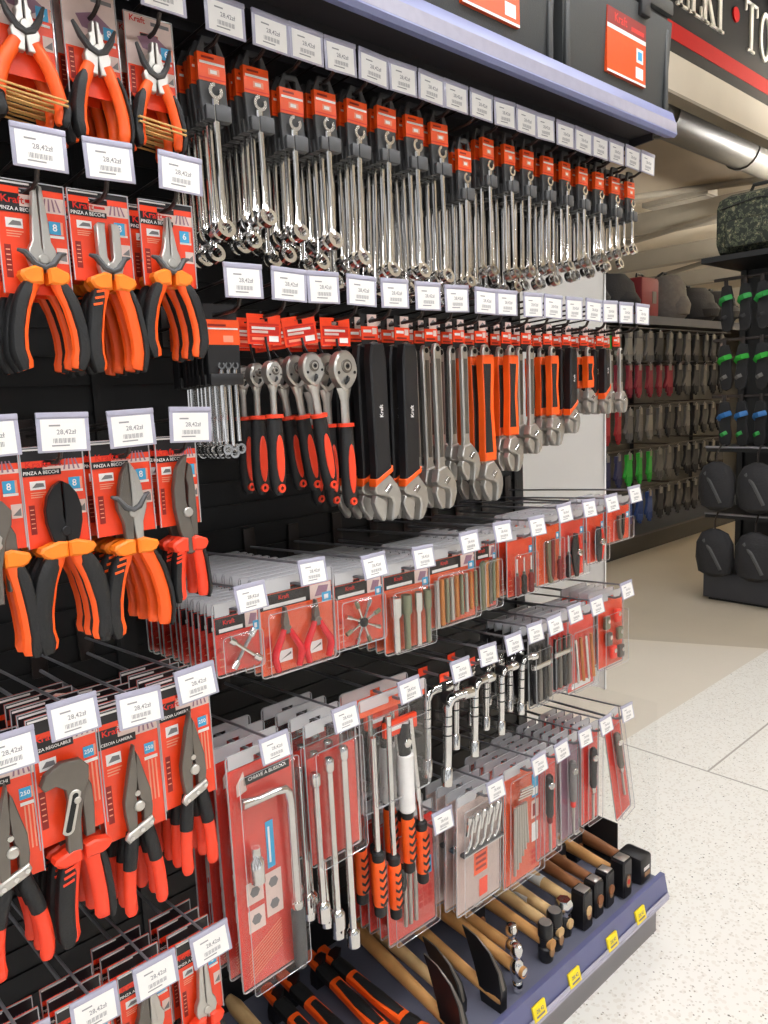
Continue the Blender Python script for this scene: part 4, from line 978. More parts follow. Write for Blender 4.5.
RC, RD, RE = 'upper blister row', 'middle blister row', 'bottom blister row'
GB = 'blister packs on the far bay'
def run(row, zl, ys, items, cat='blister pack'):
    for i, y in enumerate(ys):
        zp = hook(y, zl[i] if isinstance(zl, list) else zl, row, i, len(ys), lo=True, sm=True)
        it = items.get(i)
        if not it: continue
        parts, nm, d, n, sp, kw = it
        stack(parts, nm, d, row, i, y, zp, n, sp, kw.pop('cat', cat), GB, lo=True, **kw)
C = {}
C[0] = (blister(.086, .012, -.108, .020, cross_spanner(.026, -.068, .004), header=True), 'cross_spanner_pack', 'red pack with chrome cross spanner', 12, .021, {})
C[1] = (blister(.156, .014, -.152, .022, circlips(.152, -.040, -.150), card='card_orange'), 'circlip_pliers_pack', 'pack with two red circlip pliers', 12, .027, {})
C[2] = (blister(.116, .012, -.132, .018, star_driver(.042, -.086), card='card_red'), 'star_driver_pack', 'red pack with eight-armed star driver', 12, .020, {})
C[3] = (blister(.122, .012, -.165, .026, sockets((-.040, -.012, .018, .044), -.158, -.052, .012), card='card_orange', prints=False), 'socket_set_pack', 'clear pack with grey tube sockets', 10, .027, {})
C[4] = (blister(.138, .012, -.152, .022, rods([-.058+.0145*k for k in range(9)], -.146, -.046, .0055, ['steel', 'bit_amber', 'tube_olive']), card='card_orange', prints=False), 'hex_key_pack', 'clear pack with row of rods', 7, .023, {})
C[5] = (blister(.068, .012, -.150, .026, rods([-.024+.012*k for k in range(5)], -.144, -.046, .0062, ['tube_olive', 'bit_amber', 'dark_steel'], .006), card='card_deep', prints=False), 'hex_key_pack', 'narrow pack with thick hex keys', 7, .027, {})
C[6] = (blister(.096, .012, -.140, .022, drivers((-.026, .0, .026), -.134, -.050, ['suitcase_red', 'black_plastic', 'suitcase_red']), card='card_red', dark_header=False), 'screwdriver_pack', 'pack with dark red screwdrivers', 6, .024, {})
C[7] = (blister(.092, .012, -.150, .022, blade_tool(-.045, -.145, 'tube_olive', 'suitcase_red')+drivers((.030,), -.142, -.050, ['suitcase_red']), card='card_orange', dark_header=False), 'scraper_pack', 'orange pack with grey tapered blade', 6, .024, {})
C[8] = (blister(.100, .012, -.150, .024, multitool(-.040, -.145)+drivers((-.034,), -.142, -.04, ['black_plastic']), card='pack_red', dark_header=False), 'tool_pack', 'pack with black and red pliers', 6, .026, {})
C[9] = (blister(.080, .012, -.132, .024, multitool(-.038, -.126), card='card_red', dark_header=False), 'tool_pack', 'narrow pack with one black grip', 6, .026, {})
C[10] = (blister(.116, .012, -.104, .020, blade_tool(-.034, -.096, 'dark_steel', 'black_plastic'), card='card_red', dark_header=False), 'tool_pack', 'square orange pack with grey tool', 6, .022, {})
run(RC, [1.208, 1.226, 1.211, 1.205, 1.213, 1.218, 1.213, 1.228, 1.226, 1.226, 1.235], [.628, .748, .886, 1.008, 1.140, 1.245, 1.365, 1.470, 1.570, 1.671, 1.781], C)

# --- middle row
def lug_wrench():
    b = MB(); b.sweep([(.016, -.052, -.066), (.016, -.02, -.070), (.016, .016, -.070), (.016, .034, -.073), (.016, .041, -.082), (.016, .044, -.10), (.016, .045, -.30)], [.0095, .0072, .0072, .0078, .008, .0075, .0072], 'chrome', 12)
    b.lathe([(.0095, 0), (.0105, .004), (.0105, .012), (.009, .014)], 'chrome', (.016, .045, -.285), (0, 0, -1), 14)
    g = MB(); g.lathe([(.0105, 0), (.0125, .004), (.0125, .10), (.009, .112)], 'grey_plastic', (.016, .045, -.298), (0, 0, -1), 14)
    s = MB(); s.lathe([(.008, 0), (.008, .018), (.0125, .024), (.0125, .062), (.009, .062), (.009, .05)], 'chrome', (.014, -.030, -.150), (0, 0, -1), 14)
    t = MB(); t.quad(.000, .016, -.21, -.125, .0006, 'print_blue'); t.quad(.004, .008, -.2, -.135, .0009, 'print_white')
    for y, z in ((-.034, -.235), (.004, -.235), (-.034, -.285), (.004, -.275)):
        t.quad(y-.012, y+.022, z-.022, z+.018, .0006, 'print_skin'); t.disc(y+.005, z-.002, .010, .0006, .0009, 'print_grey', 6)
    for k in range(9): t.poly([(-.05, -.395+.006*k), (.02, -.36+.006*k), (.02, -.358+.006*k), (-.05, -.393+.006*k)], .0006, 'print_pink')
    t.quad(-.035, .058, -.046, -.030, .0006, 'print_black'); t.text('CHIAVE A BUSSOLA', .012, -.038, .0088, .0009, 'print_white')
    t.poly([(-.05, -.04), (-.035, -.02), (-.03, -.055), (-.05, -.06)], .0006, 'print_skin')
    return [('wrench_bar', b, 'chrome bent socket wrench'), ('grip', g, 'grey sleeve'), ('socket', s, 'chrome socket'), ('printing', t, None)]
def nut_spinners():
    out = []
    for y, zb, zt in ((-.050, -.352, -.07), (-.018, -.385, -.055), (.016, -.440, -.045)):
        r = MB(); r.sweep([(.014, y, zb+.03), (.014, y, zt)], .0062 if y < .01 else .0072, 'chrome', 10)
        s = MB(); s.lathe([(.0065, 0), (.0120, .006), (.0130, .012), (.0130, .036), (.0095, .038), (.0095, .028)], 'chrome', (.014, y, zb+.036), (0, 0, -1), 12)
        h = MB(); h.lathe([(.007, 0), (.0095, .004), (.0095, .022), (.007, .026)], 'chrome', (.014, y, zt), (0, 0, -1), 12)
        out += [('rod', r, 'chrome rod'), ('socket', s, 'chrome hex socket'), ('collar', h, None)]
    return out
def nut_drivers():
    out = []
    for y, zg, ztop in ((-.066, -.300, -.06), (-.026, -.325, -.03), (.014, -.245, -.03), (.050, -.285, -.05)):
        s = MB()
        if y == .014:
            s.lathe([(.0165, 0), (.0165, .115), (.012, .12)], 'print_white', (.012, y, zg+.125), (0, 0, -1), 14)
            s.sweep([(.012, y, zg+.125), (.012, y-.004, zg+.16), (.012, y+.004, ztop-.03)], [(.014, .010), (.012, .009), (.010, .008)], 'black_plastic', 10); s.disc(y, zg+.15, .009, .012, .024, 'chrome', 12, .001)
        else: s.sweep([(.012, y, zg+.01), (.012, y+(.0 if y < .05 else -.02), ztop)], .0060, 'chrome', 10)
        out.append(('shaft', s, 'white sleeve and black mechanism' if y == .014 else 'chrome shaft'))
        g = MB(); g.lathe([(.010, 0), (.0125, .003), (.0125, .012), (.0115, .016), (.0115, .112), (.0125, .118), (.012, .130), (.008, .134)], 'grip_black', (.012, y, zg+.01), (0, 0, -1), 14)
        g.lathe([(.0118, .018), (.0135, .022), (.0135, .104), (.0118, .11)], 'grip_orange', (.012, y, zg+.01), (0, 0, -1), 14)
        for k in range(5):
            z = zg-.018-.017*k
            g.prism([(y-.009, z), (y-.002, z-.006), (y+.009, z+.002), (y+.009, z-.004), (y-.002, z-.012), (y-.009, z-.006)], .0245, .0262, 'grip_black')
        out.append(('grip', g, 'orange grip with black zigzag ribs'))
    tg = MB(); tg.box(.002, .012, -.035, .05, -.075, -.045, 'card_red', .002); tg.quad(-.03, .03, -.064, -.056, .0124, 'print_white'); out.append(('clip_tag', tg, 'red clip'))
    return out
def l_wrench(s, m='chrome'):
    o = -.046; q = 1.35
    b = MB(); b.sweep([(.012, .050*s, o-.002), (.012, .016*s, o), (.012, .004*s, o-.003), (.012, -.003*s, o-.012*s-.004), (.012, -.006*s, o-.10*s), (.012, -.009*s, o-.145*s)], [.0068*s*q, .0064*s*q, .0066*s*q, .0062*s*q, .0058*s*q, .0058*s*q], m, 12)
    b.lathe([(.0072*s*q, 0), (.0088*s*q, .003), (.0088*s*q, .022*s), (.0062*s*q, .023*s), (.0062*s*q, .012*s)], m, (.012, .034*s, o-.001), (0, 1, -.04), 12)
    b.lathe([(.006*s*q, 0), (.0080*s*q, .004), (.0080*s*q, .034*s), (.0058*s*q, .036*s)], m, (.012, -.0085*s, o-.125*s), (0, -.06, -1), 12)
    for k in range(3): b.lathe([(.0066*s*q, 0), (.0066*s*q, .002)], 'black_steel', (.012, -.003*s-.0015*k, o-.03*s-.02*k), (0, -.04, -1), 12)
    hd = MB(); slot_card(hd, .030, .006, -.018, 'black_plastic', hw=.008); hd.box(-.001, .0, -.006, .006, -.042, -.016, 'black_plastic'); hd.ring(0, -.046, .011*s+.002, .0096*s+.001, .002, .020, 'black_plastic', 12)
    tg = MB(); tg.box(.0002, .0015, -.013, .013, -.0118, .0055, 'card_red')
    return [Part('wrench_bar', b, label='chrome bent bar with socket ends'), Part('hanger', hd, [Part('tag', tg)] if s > .9 else [])]
def black_bits():
    out = []
    for k in range(4):
        b = MB(); y = -.028+.019*k; b.lathe([(.005, 0), (.0065, .004), (.0065, .07), (.004, .08), (.004, .125)], 'black_plastic' if k % 2 == 0 else 'dark_steel', (.010, y, -.165), (0, 0, 1), 10); out.append(('bit_holder', b, None))
    c = MB(); c.box(.004, .016, -.036, .036, -.085, -.072, 'chrome', .002); out.append(('clip', c, None))
    return out
def red_bits():
    out = []
    for k in range(4):
        b = MB(); y = -.036+.022*k; b.sweep([(.010, y+.012, -.175), (.010, y, -.06)], .0042, 'bit_amber' if k % 2 else 'chrome', 8); out.append(('drill_bit', b, None))
    t = MB(); t.quad(-.04, .04, -.192, -.178, .0006, 'print_white'); out.append(('printing', t, None))
    return out
def hinge_bits():
    out = []
    for k, (y, z) in enumerate(((-.03, -.06), (.02, -.05), (-.02, -.105), (.03, -.10), (0, -.145), (.036, -.15))):
        b = MB(); b.box(.003, .014, y-.011, y+.011, z-.022, z+.012, ['tube_olive', 'pack_red', 'dark_steel'][k % 3], .003); b.disc(y, z, .006, .014, .017, 'chrome', 10); out.append(('adapter', b, None))
    return out
D = {}
D[0] = (blister(.132, .014, -.408, .030, lug_wrench(), header=False, card_top=-.012, prints=False, badge=False), 'socket_wrench_pack', 'tall red pack with bent chrome wrench', 4, .042, {})
D[1] = (blister(.118, .014, -.255, .030, nut_spinners(), card='pack_red', header=False, card_top=-.05, prints=False, badge=False, dome=(-.056, .054, -.25, -.03)), 'socket_rod_pack', 'clear pack with three long chrome rods', 4, .042, {})
D[2] = (blister(.175, .012, -.215, .022, nut_drivers(), card='card_orange', header=False, card_top=.008, card_bot=-.022, prints=False, badge=False, dome=(-.07, .075, -.2, -.05)), 'nut_driver_pack', 'clear pack with orange-gripped nut drivers', 2, .055, {})
D[3] = (l_wrench(1.15), 'angled_socket_wrench', 'large chrome angled socket wrench', 2, .060, {'cat': 'wrench', 'yaw': .1})
D[4] = (l_wrench(1.0), 'angled_socket_wrench', 'medium chrome angled socket wrench', 2, .055, {'cat': 'wrench', 'yaw': .15})
D[5] = (l_wrench(.9), 'angled_socket_wrench', 'smaller chrome angled socket wrench', 3, .042, {'cat': 'wrench', 'yaw': .1})
D[6] = (l_wrench(.8), 'angled_socket_wrench', 'slim chrome angled socket wrench', 4, .032, {'cat': 'wrench', 'yaw': .1})
D[7] = (blister(.078, .012, -.180, .020, black_bits(), card='print_black', dark_header=False, prints=False, badge=False), 'bit_holder_pack', 'dark pack with black bit holders', 6, .024, {})
D[8] = (blister(.080, .012, -.180, .020, black_bits(), card='card_deep', dark_header=False, prints=False, badge=False), 'bit_holder_pack', 'red-backed pack with bit holders', 6, .024, {})
D[9] = (blister(.116, .012, -.200, .020, red_bits(), card='pack_red', dark_header=False, prints=False, badge=False), 'drill_bit_pack', 'red pack with slanted drill bits', 5, .024, {})
D[10] = (blister(.118, .012, -.190, .024, hinge_bits(), card='card_red', dark_header=False, prints=False, badge=False), 'adapter_pack', 'red pack with small grey adapters', 5, .028, {})
run(RD, [.954, .956, .96, .959, .968, .97, .976, .976, .984, .982, .994], [.653, .802, .960, 1.104, 1.188, 1.276, 1.351, 1.427, 1.508, 1.603, 1.743], D)

# --- bottom row
def folding_tool(zt, zb):
    b = MB(); h = zt-zb
    b.disc(0, zt-.03, .026, .004, .010, 'print_grey', 16, .002); b.ring(0, zt-.03, .024, .014, .010, .014, 'steel', 16)
    out = [('gauge_head', b, None)]
    for y in (-.026, -.012, .004):
        r = MB(); r.sweep([(.010, y, zt-.06), (.010, y-.003, zb+.02)], .0045, 'steel', 8); out.append(('rod', r, 'steel rod'))
    g = MB(); g.lathe([(.006, 0), (.008, .004), (.008, .04), (.005, .05)], 'black_plastic', (.012, -.034, zt-.05), (0, 0, -1), 10); out.append(('grip', g, None))
    t = MB()
    for k in range(9): t.quad(.02+.014*(k % 3), .030+.014*(k % 3), zb+.03+.016*(k//3), zb+.042+.016*(k//3), .0006, 'card_deep')
    t.quad(.02, .06, zb+.10, zb+.14, .0006, 'print_blue'); out.append(('printing', t, None))
    return out
def hook_set():
    out = []
    for k in range(5):
        y = -.06+.027*k; b = MB(); b.sweep([(.010, y, -.075), (.012, y+.006, -.045), (.014, y+.016, -.036), (.012, y+.020, -.050), (.010, y+.012, -.10), (.010, y-.004, -.115)], [.004, .0046, .0046, .0046, .0042, .003], 'chrome', 8)
        b.lathe([(.006, 0), (.0075, .003), (.0075, .016), (.005, .018)], 'chrome', (.010, y+.006, -.052), (0, .2, 1), 10); out.append(('socket', b, 'chrome socket'))
    t = MB(); t.quad(-.02, .032, -.185, -.125, .0006, 'card_orange'); t.quad(.0, .032, -.24, -.2, .0006, 'card_red'); t.quad(-.075, .078, -.119, -.1155, .016, 'print_white')
    for k in range(4): t.quad(-.014, .026, -.175+.013*k, -.169+.013*k, .0009, 'print_dark_red')
    out.append(('printing', t, None))
    r = MB(); r.box(.002, .016, -.075, .078, -.120, -.112, 'grey_plastic', .002); out.append(('socket_rail', r, None))
    return out
def key_fan():
    out = []
    for k in range(6):
        b = MB(); y = -.052+.0095*k; b.sweep([(.012, y+.002*k, -.232+.012*k), (.012, y, -.075)], .0038, 'steel', 6); out.append(('hex_key', b, None))
    for k in range(4):
        b = MB(); b.sweep([(.014+.003*k, -.045, -.028+.008*k-.03), (.014+.003*k, .02-.004*k, -.032+.008*k-.03)], .0034, 'chrome', 6); out.append(('hex_key', b, None))
    t = MB(); t.quad(.042, .072, -.085, -.03, .0006, 'print_blue'); t.quad(.044, .070, -.08, -.062, .0008, 'print_white'); t.quad(.040, .074, -.135, -.092, .0006, 'print_skin'); t.quad(.046, .058, -.13, -.1, .0008, 'print_dark_red')
    t.quad(.042, .072, -.19, -.145, .0006, 'print_white')
    for k in range(9): t.quad(.042+.0105*(k % 3), .050+.0105*(k % 3), -.245+.014*(k//3), -.236+.014*(k//3), .0006, 'card_deep')
    out.append(('printing', t, None)); return out
def pen_tool(m1, m2):
    b = MB(); b.lathe([(.004, 0), (.0095, .006), (.011, .03), (.009, .075), (.010, .10), (.005, .115)], m1, (.011, .0, -.048), (0, 0, -1), 12)
    s = MB(); s.sweep([(.011, 0, -.15), (.011, 0, -.245)], .0038, 'steel', 8); s.lathe([(.006, 0), (.007, .004), (.007, .02), (.004, .024)], m2, (.011, 0, -.15), (0, 0, -1), 10)
    c = MB(); c.disc(0, -.075, .010, .016, .022, 'chrome', 12, .002)
    return [('grip', b, None), ('shaft', s, 'steel shaft'), ('ferrule', c, None)]
E_ = {}
E_[0] = (blister(.140, .012, -.270, .022, folding_tool(-.05, -.255), card='pack_red', header=False, card_top=-.02, prints=False, badge=False), 'gauge_pack', 'red pack with round steel gauge', 5, .030, {'xf': -.15})
E_[1] = (blister(.170, .012, -.255, .022, hook_set(), card='print_skin', header=False, card_top=-.01, prints=False, badge=False), 'socket_rail_pack', 'clear pack with row of chrome sockets', 4, .030, {'roll': -.05, 'scale': (1, .90, 1.02)})
E_[2] = (blister(.170, .012, -.262, .020, key_fan(), card='card_orange', header=False, card_top=-.005, prints=False, badge=False), 'hex_key_pack', 'bright orange pack with hex keys', 5, .028, {'roll': -.03, 'scale': (1, .86, 1.06)})
E_[3] = (blister(.084, .012, -.262, .022, pen_tool('black_plastic', 'suitcase_red'), card='pack_red', header=False, prints=False, badge=False), 'bit_driver_pack', 'narrow red pack with black-gripped driver', 6, .026, {})
E_[4] = (blister(.080, .012, -.258, .022, pen_tool('print_grey', 'pack_red'), card='print_mauve', header=False, prints=False, badge=False), 'bit_driver_pack', 'narrow mauve pack with grey-gripped driver', 6, .026, {})
E_[5] = (blister(.078, .012, -.258, .022, pen_tool('black_plastic', 'chrome'), card='pack_red', header=False, prints=False, badge=False), 'bit_driver_pack', 'narrow red pack with chrome-tipped driver', 6, .026, {})
E_[6] = (blister(.080, .012, -.315, .020, pen_tool('dark_steel', 'chrome'), card='pack_red', header=False, prints=False, badge=False), 'bit_driver_pack', 'tilted long red pack', 1, .026, {'roll': .22})
run(RE, .664, [1.036, 1.203, 1.360, 1.449, 1.547, 1.643, 1.745], E_)

# ================================================================== hammers and axes on the base deck
DZ = 0.158
def wood_handle(L, z0, z1, m='wood', r=.0155, x0=-.005):
    h = MB(); h.sweep([(x0+.03, 0, z0), (x0, 0, z0), (x0-L*.25, 0, z0+(z1-z0)*.25), (x0-L*.6, 0, z0+(z1-z0)*.6), (x0-L*.92, 0, z0+(z1-z0)*.92), (x0-L, 0, z1)],
                      [(r*.75, r*.85), (r*.8, r*.95), (r*.85, r*1.0), (r*1.0, r*1.25), (r*1.05, r*1.3), (r*.7, r*.9)], m, 12, N=(0, 0, 1))
    return h
def label_band(x, z, r=.0155):
    b = MB(); b.lathe([(r, 0), (r, .045)], 'panel_white', (x, 0, z), (-1, 0, .1), 12); return b
def block_hammer(w, d, H, L, wood='wood', top='steel', sticker=True, band=False):
    hd = MB(); c = .006
    ol = [(-w/2, c), (-w/2+c, 0), (w/2-c, 0), (w/2, c), (w/2, H-c), (w/2-c, H), (-w/2+c, H), (-w/2, H-c)]
    hd.prism(ol, -d, 0.0, 'head_black', .004)
    fc = MB(); fc.box(-d+.004, -.004, -w/2+.005, w/2-.005, H-.0005, H+.002, top, .001)
    subs = [Part('striking_face', fc, label='bare steel striking face')]
    if sticker:
        s = MB(); s.prism([(.010*math.cos(2*PI*k/14)+.002, H*.42+.017*math.sin(2*PI*k/14)) for k in range(14)], -.0002, .0008, 'tan_paper'); s.prism([(.006*math.cos(2*PI*k/10)+.002, H*.42+.008*math.sin(2*PI*k/10)) for k in range(10)], .0008, .0012, 'card_deep'); subs.append(Part('sticker', s, label='tan oval sticker'))
    ps = [Part('head', hd, subs, label='black lacquered steel head')]
    hw = wood_handle(L, H*.5, H*.5+.035, wood, x0=-d+.01)
    ps.append(Part('handle', hw, [Part('paper_sleeve', label_band(-d-.10, H*.5+.014), label='white paper sleeve')] if band else [], label='wooden handle'))
    return ps
def round_hammer(r, H, L, wood):
    hd = MB(); hd.lathe([(r*.8, 0), (r, .006), (r, H*.36), (r*.82, H*.40), (r*.82, H*.62), (r, H*.66), (r, H-.005), (r*.85, H)], 'head_black', (-r, 0, 0), (0, 0, 1), 18)
    fc = MB(); fc.lathe([(r*.8, 0), (r*.8, .0015)], 'steel', (-r, 0, H), (0, 0, 1), 18)
    s = MB(); s.prism([(.009*math.cos(2*PI*k/12), H*.3+.013*math.sin(2*PI*k/12)) for k in range(12)], -.002, .0012, 'tan_paper')
    return [Part('head', hd, [Part('striking_face', fc), Part('sticker', s)], label='black round steel head'), Part('handle', wood_handle(L, H*.5, H*.5+.04, wood, x0=-2*r+.01), label='wooden handle')]
def hex_hammer(H, L):
    r = .019; hd = MB(); hd.lathe([(r*.7, 0), (r, .006), (r, H*.5), (r*.75, H*.56)], 'head_black', (-r, 0, 0), (0, 0, 1), 8); hd.lathe([(r*.75, H*.55), (r*1.15, H*.66), (r*1.15, H-.01), (r*.9, H)], 'chrome', (-r, 0, 0), (0, 0, 1), 6)
    return [Part('head', hd, label='black head with bright hexagonal face'), Part('handle', wood_handle(L, H*.4, H*.4+.05, 'wood_pale', x0=-2*r+.01), [Part('red_tag', (lambda m: m)(label_band(-.12, H*.4+.014)), label='white paper sleeve')], label='pale wooden handle')]
def ball_hammer(H, L):
    hd = MB(); hd.lathe([(.004, 0), (.012, .003), (.014, .012), (.013, .022), (.010, .026), (.013, .034), (.016, .046), (.017, .060), (.014, .072), (.010, .078), (.0105, .084), (.014, .092), (.0145, .104), (.011, .114), (.004, .118)], 'chrome', (-.016, 0, 0), (0, 0, 1), 16)
    hd.lathe([(.008, 0), (.010, .004), (.010, .012), (.006, .014)], 'chrome', (-.006, 0, .056), (1, 0, 0), 12)
    return [Part('head', hd, label='polished chrome ball-peen head'), Part('handle', wood_handle(L, .055, .095, 'wood', x0=-.025), label='wooden handle')]
def axe(H, L, wood='wood', core='wood', fib=False):
    mt = Matrix.Rotation(0, 4, 'X'); bl = MB()
    ol = [(-.115, H), (-.075, H-.006), (-.035, H-.028), (-.008, H-.062), (.002, H-.10), (0, .0), (-.055, .0), (-.062, .045), (-.076, .078), (-.098, H-.030)]
    n = len(ol); vs = []
    for s in (-1, 1):
        for x, z in ol: vs.append((x, s*(.011 if z < .05 else max(.0012, .011*(1-(z-.05)/(H-.05)))), z))
    bl.add(vs, [list(range(n)), [n+i for i in range(n)][::-1]]+[[i, n+i, n+(i+1) % n, (i+1) % n] for i in range(n)], 'head_black')
    ed = MB(); eo = ol[:5]; k = len(eo); vs = [(x, s*(.0016 if z > H-.05 else .004), z+.0008) for s in (-1, 1) for x, z in eo]
    ed.add(vs, [(i, i+1, k+i+1, k+i) for i in range(k-1)], 'dark_steel')
    if not fib: return [Part('blade', bl, [Part('cutting_edge', ed)], label='black axe blade'), Part('handle', wood_handle(L, .025, .085, wood, .0145, x0=-.03), label='wooden handle')]
    h = MB(); K = [(0, .022), (-.02, .026), (-.045, .028), (-.07, .028), (-.16, .034), (-.26, .046), (-.33, .056), (-.365, .061)]
    h.sweep([(x, 0, z) for x, z in K], [(.012, .010), (.017, .021), (.017, .023), (.014, .018), (.013, .017), (.012, .016), (.011, .015), (.010, .014)], 'grip_orange', 12, N=(0, 1, 0), sq=.75)
    g = MB(); g.sweep([(-.058, 0, .027), (-.078, 0, .028), (-.098, 0, .030)], [(.015, .0185), (.0165, .021), (.0145, .019)], 'grip_black', 12, N=(0, 1, 0), sq=.75)
    g.sweep([(-.11, 0, .042), (-.18, 0, .047), (-.25, 0, .055)], [(.006, .010), (.008, .013), (.006, .009)], 'grip_black', 10, N=(0, 1, 0)); g.sweep([(-.265, 0, .047), (-.29, 0, .050), (-.315, 0, .054)], [(.0135, .017), (.0145, .018), (.013, .0165)], 'grip_black', 12, N=(0, 1, 0), sq=.75)
    g.box(-.040, -.012, -.0045, .0045, .0405, .0435, 'black_plastic', .001)
    mt = Matrix.Translation((-.345, 0, 0)) @ Matrix.Diagonal((-.45, 1, .8, 1))
    bl2 = MB(mt); bl2.add([(x, y, z) for x, y, z in bl.v], [f for f in bl.f], 'head_black')
    return [Part('blade', bl2, label='black hatchet blade'), Part('handle', h, [Part('grip', g, label='black rubber bands and hanging slot')], label='orange fibreglass handle')]
def mallet():
    hd = MB(); hd.box(-.075, 0, -.030, .030, 0, .078, 'head_black', .010); s = MB(); s.box(.0, .0006, -.016, .012, .040, .050, 'print_white'); s.box(.0, .0006, -.012, .016, .022, .034, 'tan_paper')
    return [Part('head', hd, [Part('sticker', s)], label='black rubber block head'), Part('handle', wood_handle(.20, .04, .06, 'wood_dark', x0=-.06), label='wooden handle')]
GH = 'hammers and axes on the base shelf'
BH1 = block_hammer(.042, .040, .108, .30); BH2 = block_hammer(.038, .036, .100, .30, 'wood_dark'); BH3 = block_hammer(.040, .038, .104, .31, 'wood_pale', band=True)
RH = round_hammer(.0195, .100, .31, 'wood_pale'); RH2 = round_hammer(.0185, .098, .32, 'wood')
XH = hex_hammer(.098, .30); BP = ball_hammer(.118, .31); AX = axe(.150, .34, 'wood'); AXS = axe(.130, .31, 'wood_pale'); FB = axe(.128, .36, fib=True)
deck = [(mallet(), 'club_hammer', -.030, 1.812, 'black square block hammer at the far end of the base shelf', 'hammer', 0),
        (BH1, 'club_hammer', -.034, 1.720, 'black club hammer second from the far end of the base shelf', 'hammer', 0), (BH2, 'club_hammer', -.046, 1.655, 'black club hammer third from the far end, dark handle', 'hammer', .03),
        (BH2, 'club_hammer', -.045, 1.600, 'black club hammer fourth from the far end, beside bright grey face', 'hammer', -.03), (BH3, 'club_hammer', -.040, 1.540, 'black club hammer with paper sleeve, fifth from far end', 'hammer', 0),
        (XH, 'hammer', -.055, 1.482, 'hammer with bright hexagonal face among black club hammers', 'hammer', 0.04),
        (RH, 'round_hammer', -.045, 1.428, 'black round-headed hammer beside the hexagonal-faced hammer', 'hammer', 0), (RH2, 'round_hammer', -.038, 1.380, 'black round-headed hammer nearest the chrome ball-peen hammer', 'hammer', .02),
        (BP, 'ball_peen_hammer', -.030, 1.255, 'chrome ball-peen hammer standing beside the big black axe', 'hammer', 0), (BP, 'ball_peen_hammer', -.080, 1.302, 'chrome ball-peen hammer behind the front chrome one', 'hammer', .05),
        (AX, 'axe', -.030, 1.185, 'tall black axe blade beside the chrome hammer', 'axe', 0), (AXS, 'axe', -.088, 1.118, 'black axe set back, second from the chrome hammer', 'axe', .04), (AX, 'axe', -.030, 1.055, 'black axe third from the chrome hammer', 'axe', -.03),
        (AXS, 'axe', -.07, .745, 'wooden axe directly beside the nearest orange-handled hatchet', 'axe', .05),
        (FB, 'hatchet', -.045, 1.000, 'orange-handled hatchet next to the wooden axes', 'hatchet', .06), (FB, 'hatchet', -.055, .940, 'orange-handled hatchet second from the wooden axes', 'hatchet', -.02),
        (FB, 'hatchet', -.050, .880, 'orange-handled hatchet third from the wooden axes', 'hatchet', .04), (FB, 'hatchet', -.040, .818, 'orange-handled hatchet fourth from the wooden axes', 'hatchet', 0), (AXS, 'axe', -.06, .675, 'wooden axe second from the orange hatchets, towards near shelf end', 'axe', .03), (AXS, 'axe', -.08, .61, 'wooden axe at the near end of the base shelf', 'axe', -.02)]
for p, nm, x, y, lb, ct, rz in deck: place(p, nm, (x, y, DZ+.0005), lb, ct, GH, rot=(0, 0, rz))
# more wooden handled hammers lying behind, pushed to the back
BK = block_hammer(.036, .036, .090, .20, 'wood', band=True); BK2 = block_hammer(.036, .036, .086, .20, 'wood_dark')
for k, y in enumerate((1.762, 1.679, 1.325)):
    place(BK if k % 3 == 1 else BK2, 'club_hammer', (-.215, y+.008, DZ+.0005), 'small hammer lying in the back rank, %s from far end of base shelf' % ORD[k+1], 'hammer', 'back rank of hammers on base shelf', rot=(0, 0, J(.015)))
# open black tray at the end
b = MB(); x0, x1, y0, y1 = -.33, -.14, YE-.05, YE-.006
b.box(x0, x1, y1-.003, y1, DZ+.001, DZ+.115, 'box_dark'); b.box(x0, x0+.003, y0, y1, DZ+.001, DZ+.115, 'box_dark'); b.box(x0, x1, y0, y1, DZ+.001, DZ+.003, 'box_dark')
place([Part('end_divider', b)], 'end_divider', (0, 0, 0), 'black end divider of the base shelf behind the hammers', 'divider')
b = MB(); b.box(0, .006, -.022, .022, 0, .034, 'tag_yellow', .001); t = MB(); t.text('28,42', 0, .020, .012, .0064, 'print_grey'); t.quad(-.015, .015, .006, .011, .0064, 'print_grey')
YT = [Part('tag_plate', b, [Part('printing', t)])]
for k, (u, v) in enumerate(((540, 1010), (575, 975), (613, 937), (641, 908))):
    q = on_x(u, v, .012); place(YT, 'yellow_price_tag', (.0105, q.y, .121), 'yellow price tag on the blue base shelf rail, %s from the far end' % ORD[4-k], 'price tag', 'yellow price tags on the base rail', rot=(0, -.2, 0))

# ================================================================== glove wall and shoe rack in the background
GX = -2.62; G0, G1 = 3.9, 14.0
g = []
p = MB(); p.box(GX-.62, GX-.5, G0, G1, 0, 2.1, 'fixture_black'); g.append(Part('back_panel', p))
p = MB(); p.box(GX-.5, GX, G0, G1, 0.0, .15, 'fixture_black'); g.append(Part('base', p))
p = MB(); p.box(GX-.5, GX+.01, G0, G1, .15, .17, 'kick_blue'); g.append(Part('base_shelf', p))
p = MB(); p.box(GX-.5, GX+.18, G0, G1, 2.06, 2.10, 'fixture_black'); p.box(GX+.18, GX+.2, G0, G1, 2.04, 2.11, 'kick_blue'); g.append(Part('top_shelf', p))
for y in (4.6, 5.9, 7.2, 8.5, 9.8, 11.1, 12.4):
    p = MB(); p.box(GX-.5, GX-.46, y-.02, y+.02, .15, 2.1, 'fixture_black'); g.append(Part('upright', p))
GW = place(g, 'glove_gondola', (0, 0, 0), 'dark shelving full of hanging work gloves beyond the aisle', 'shelving unit')
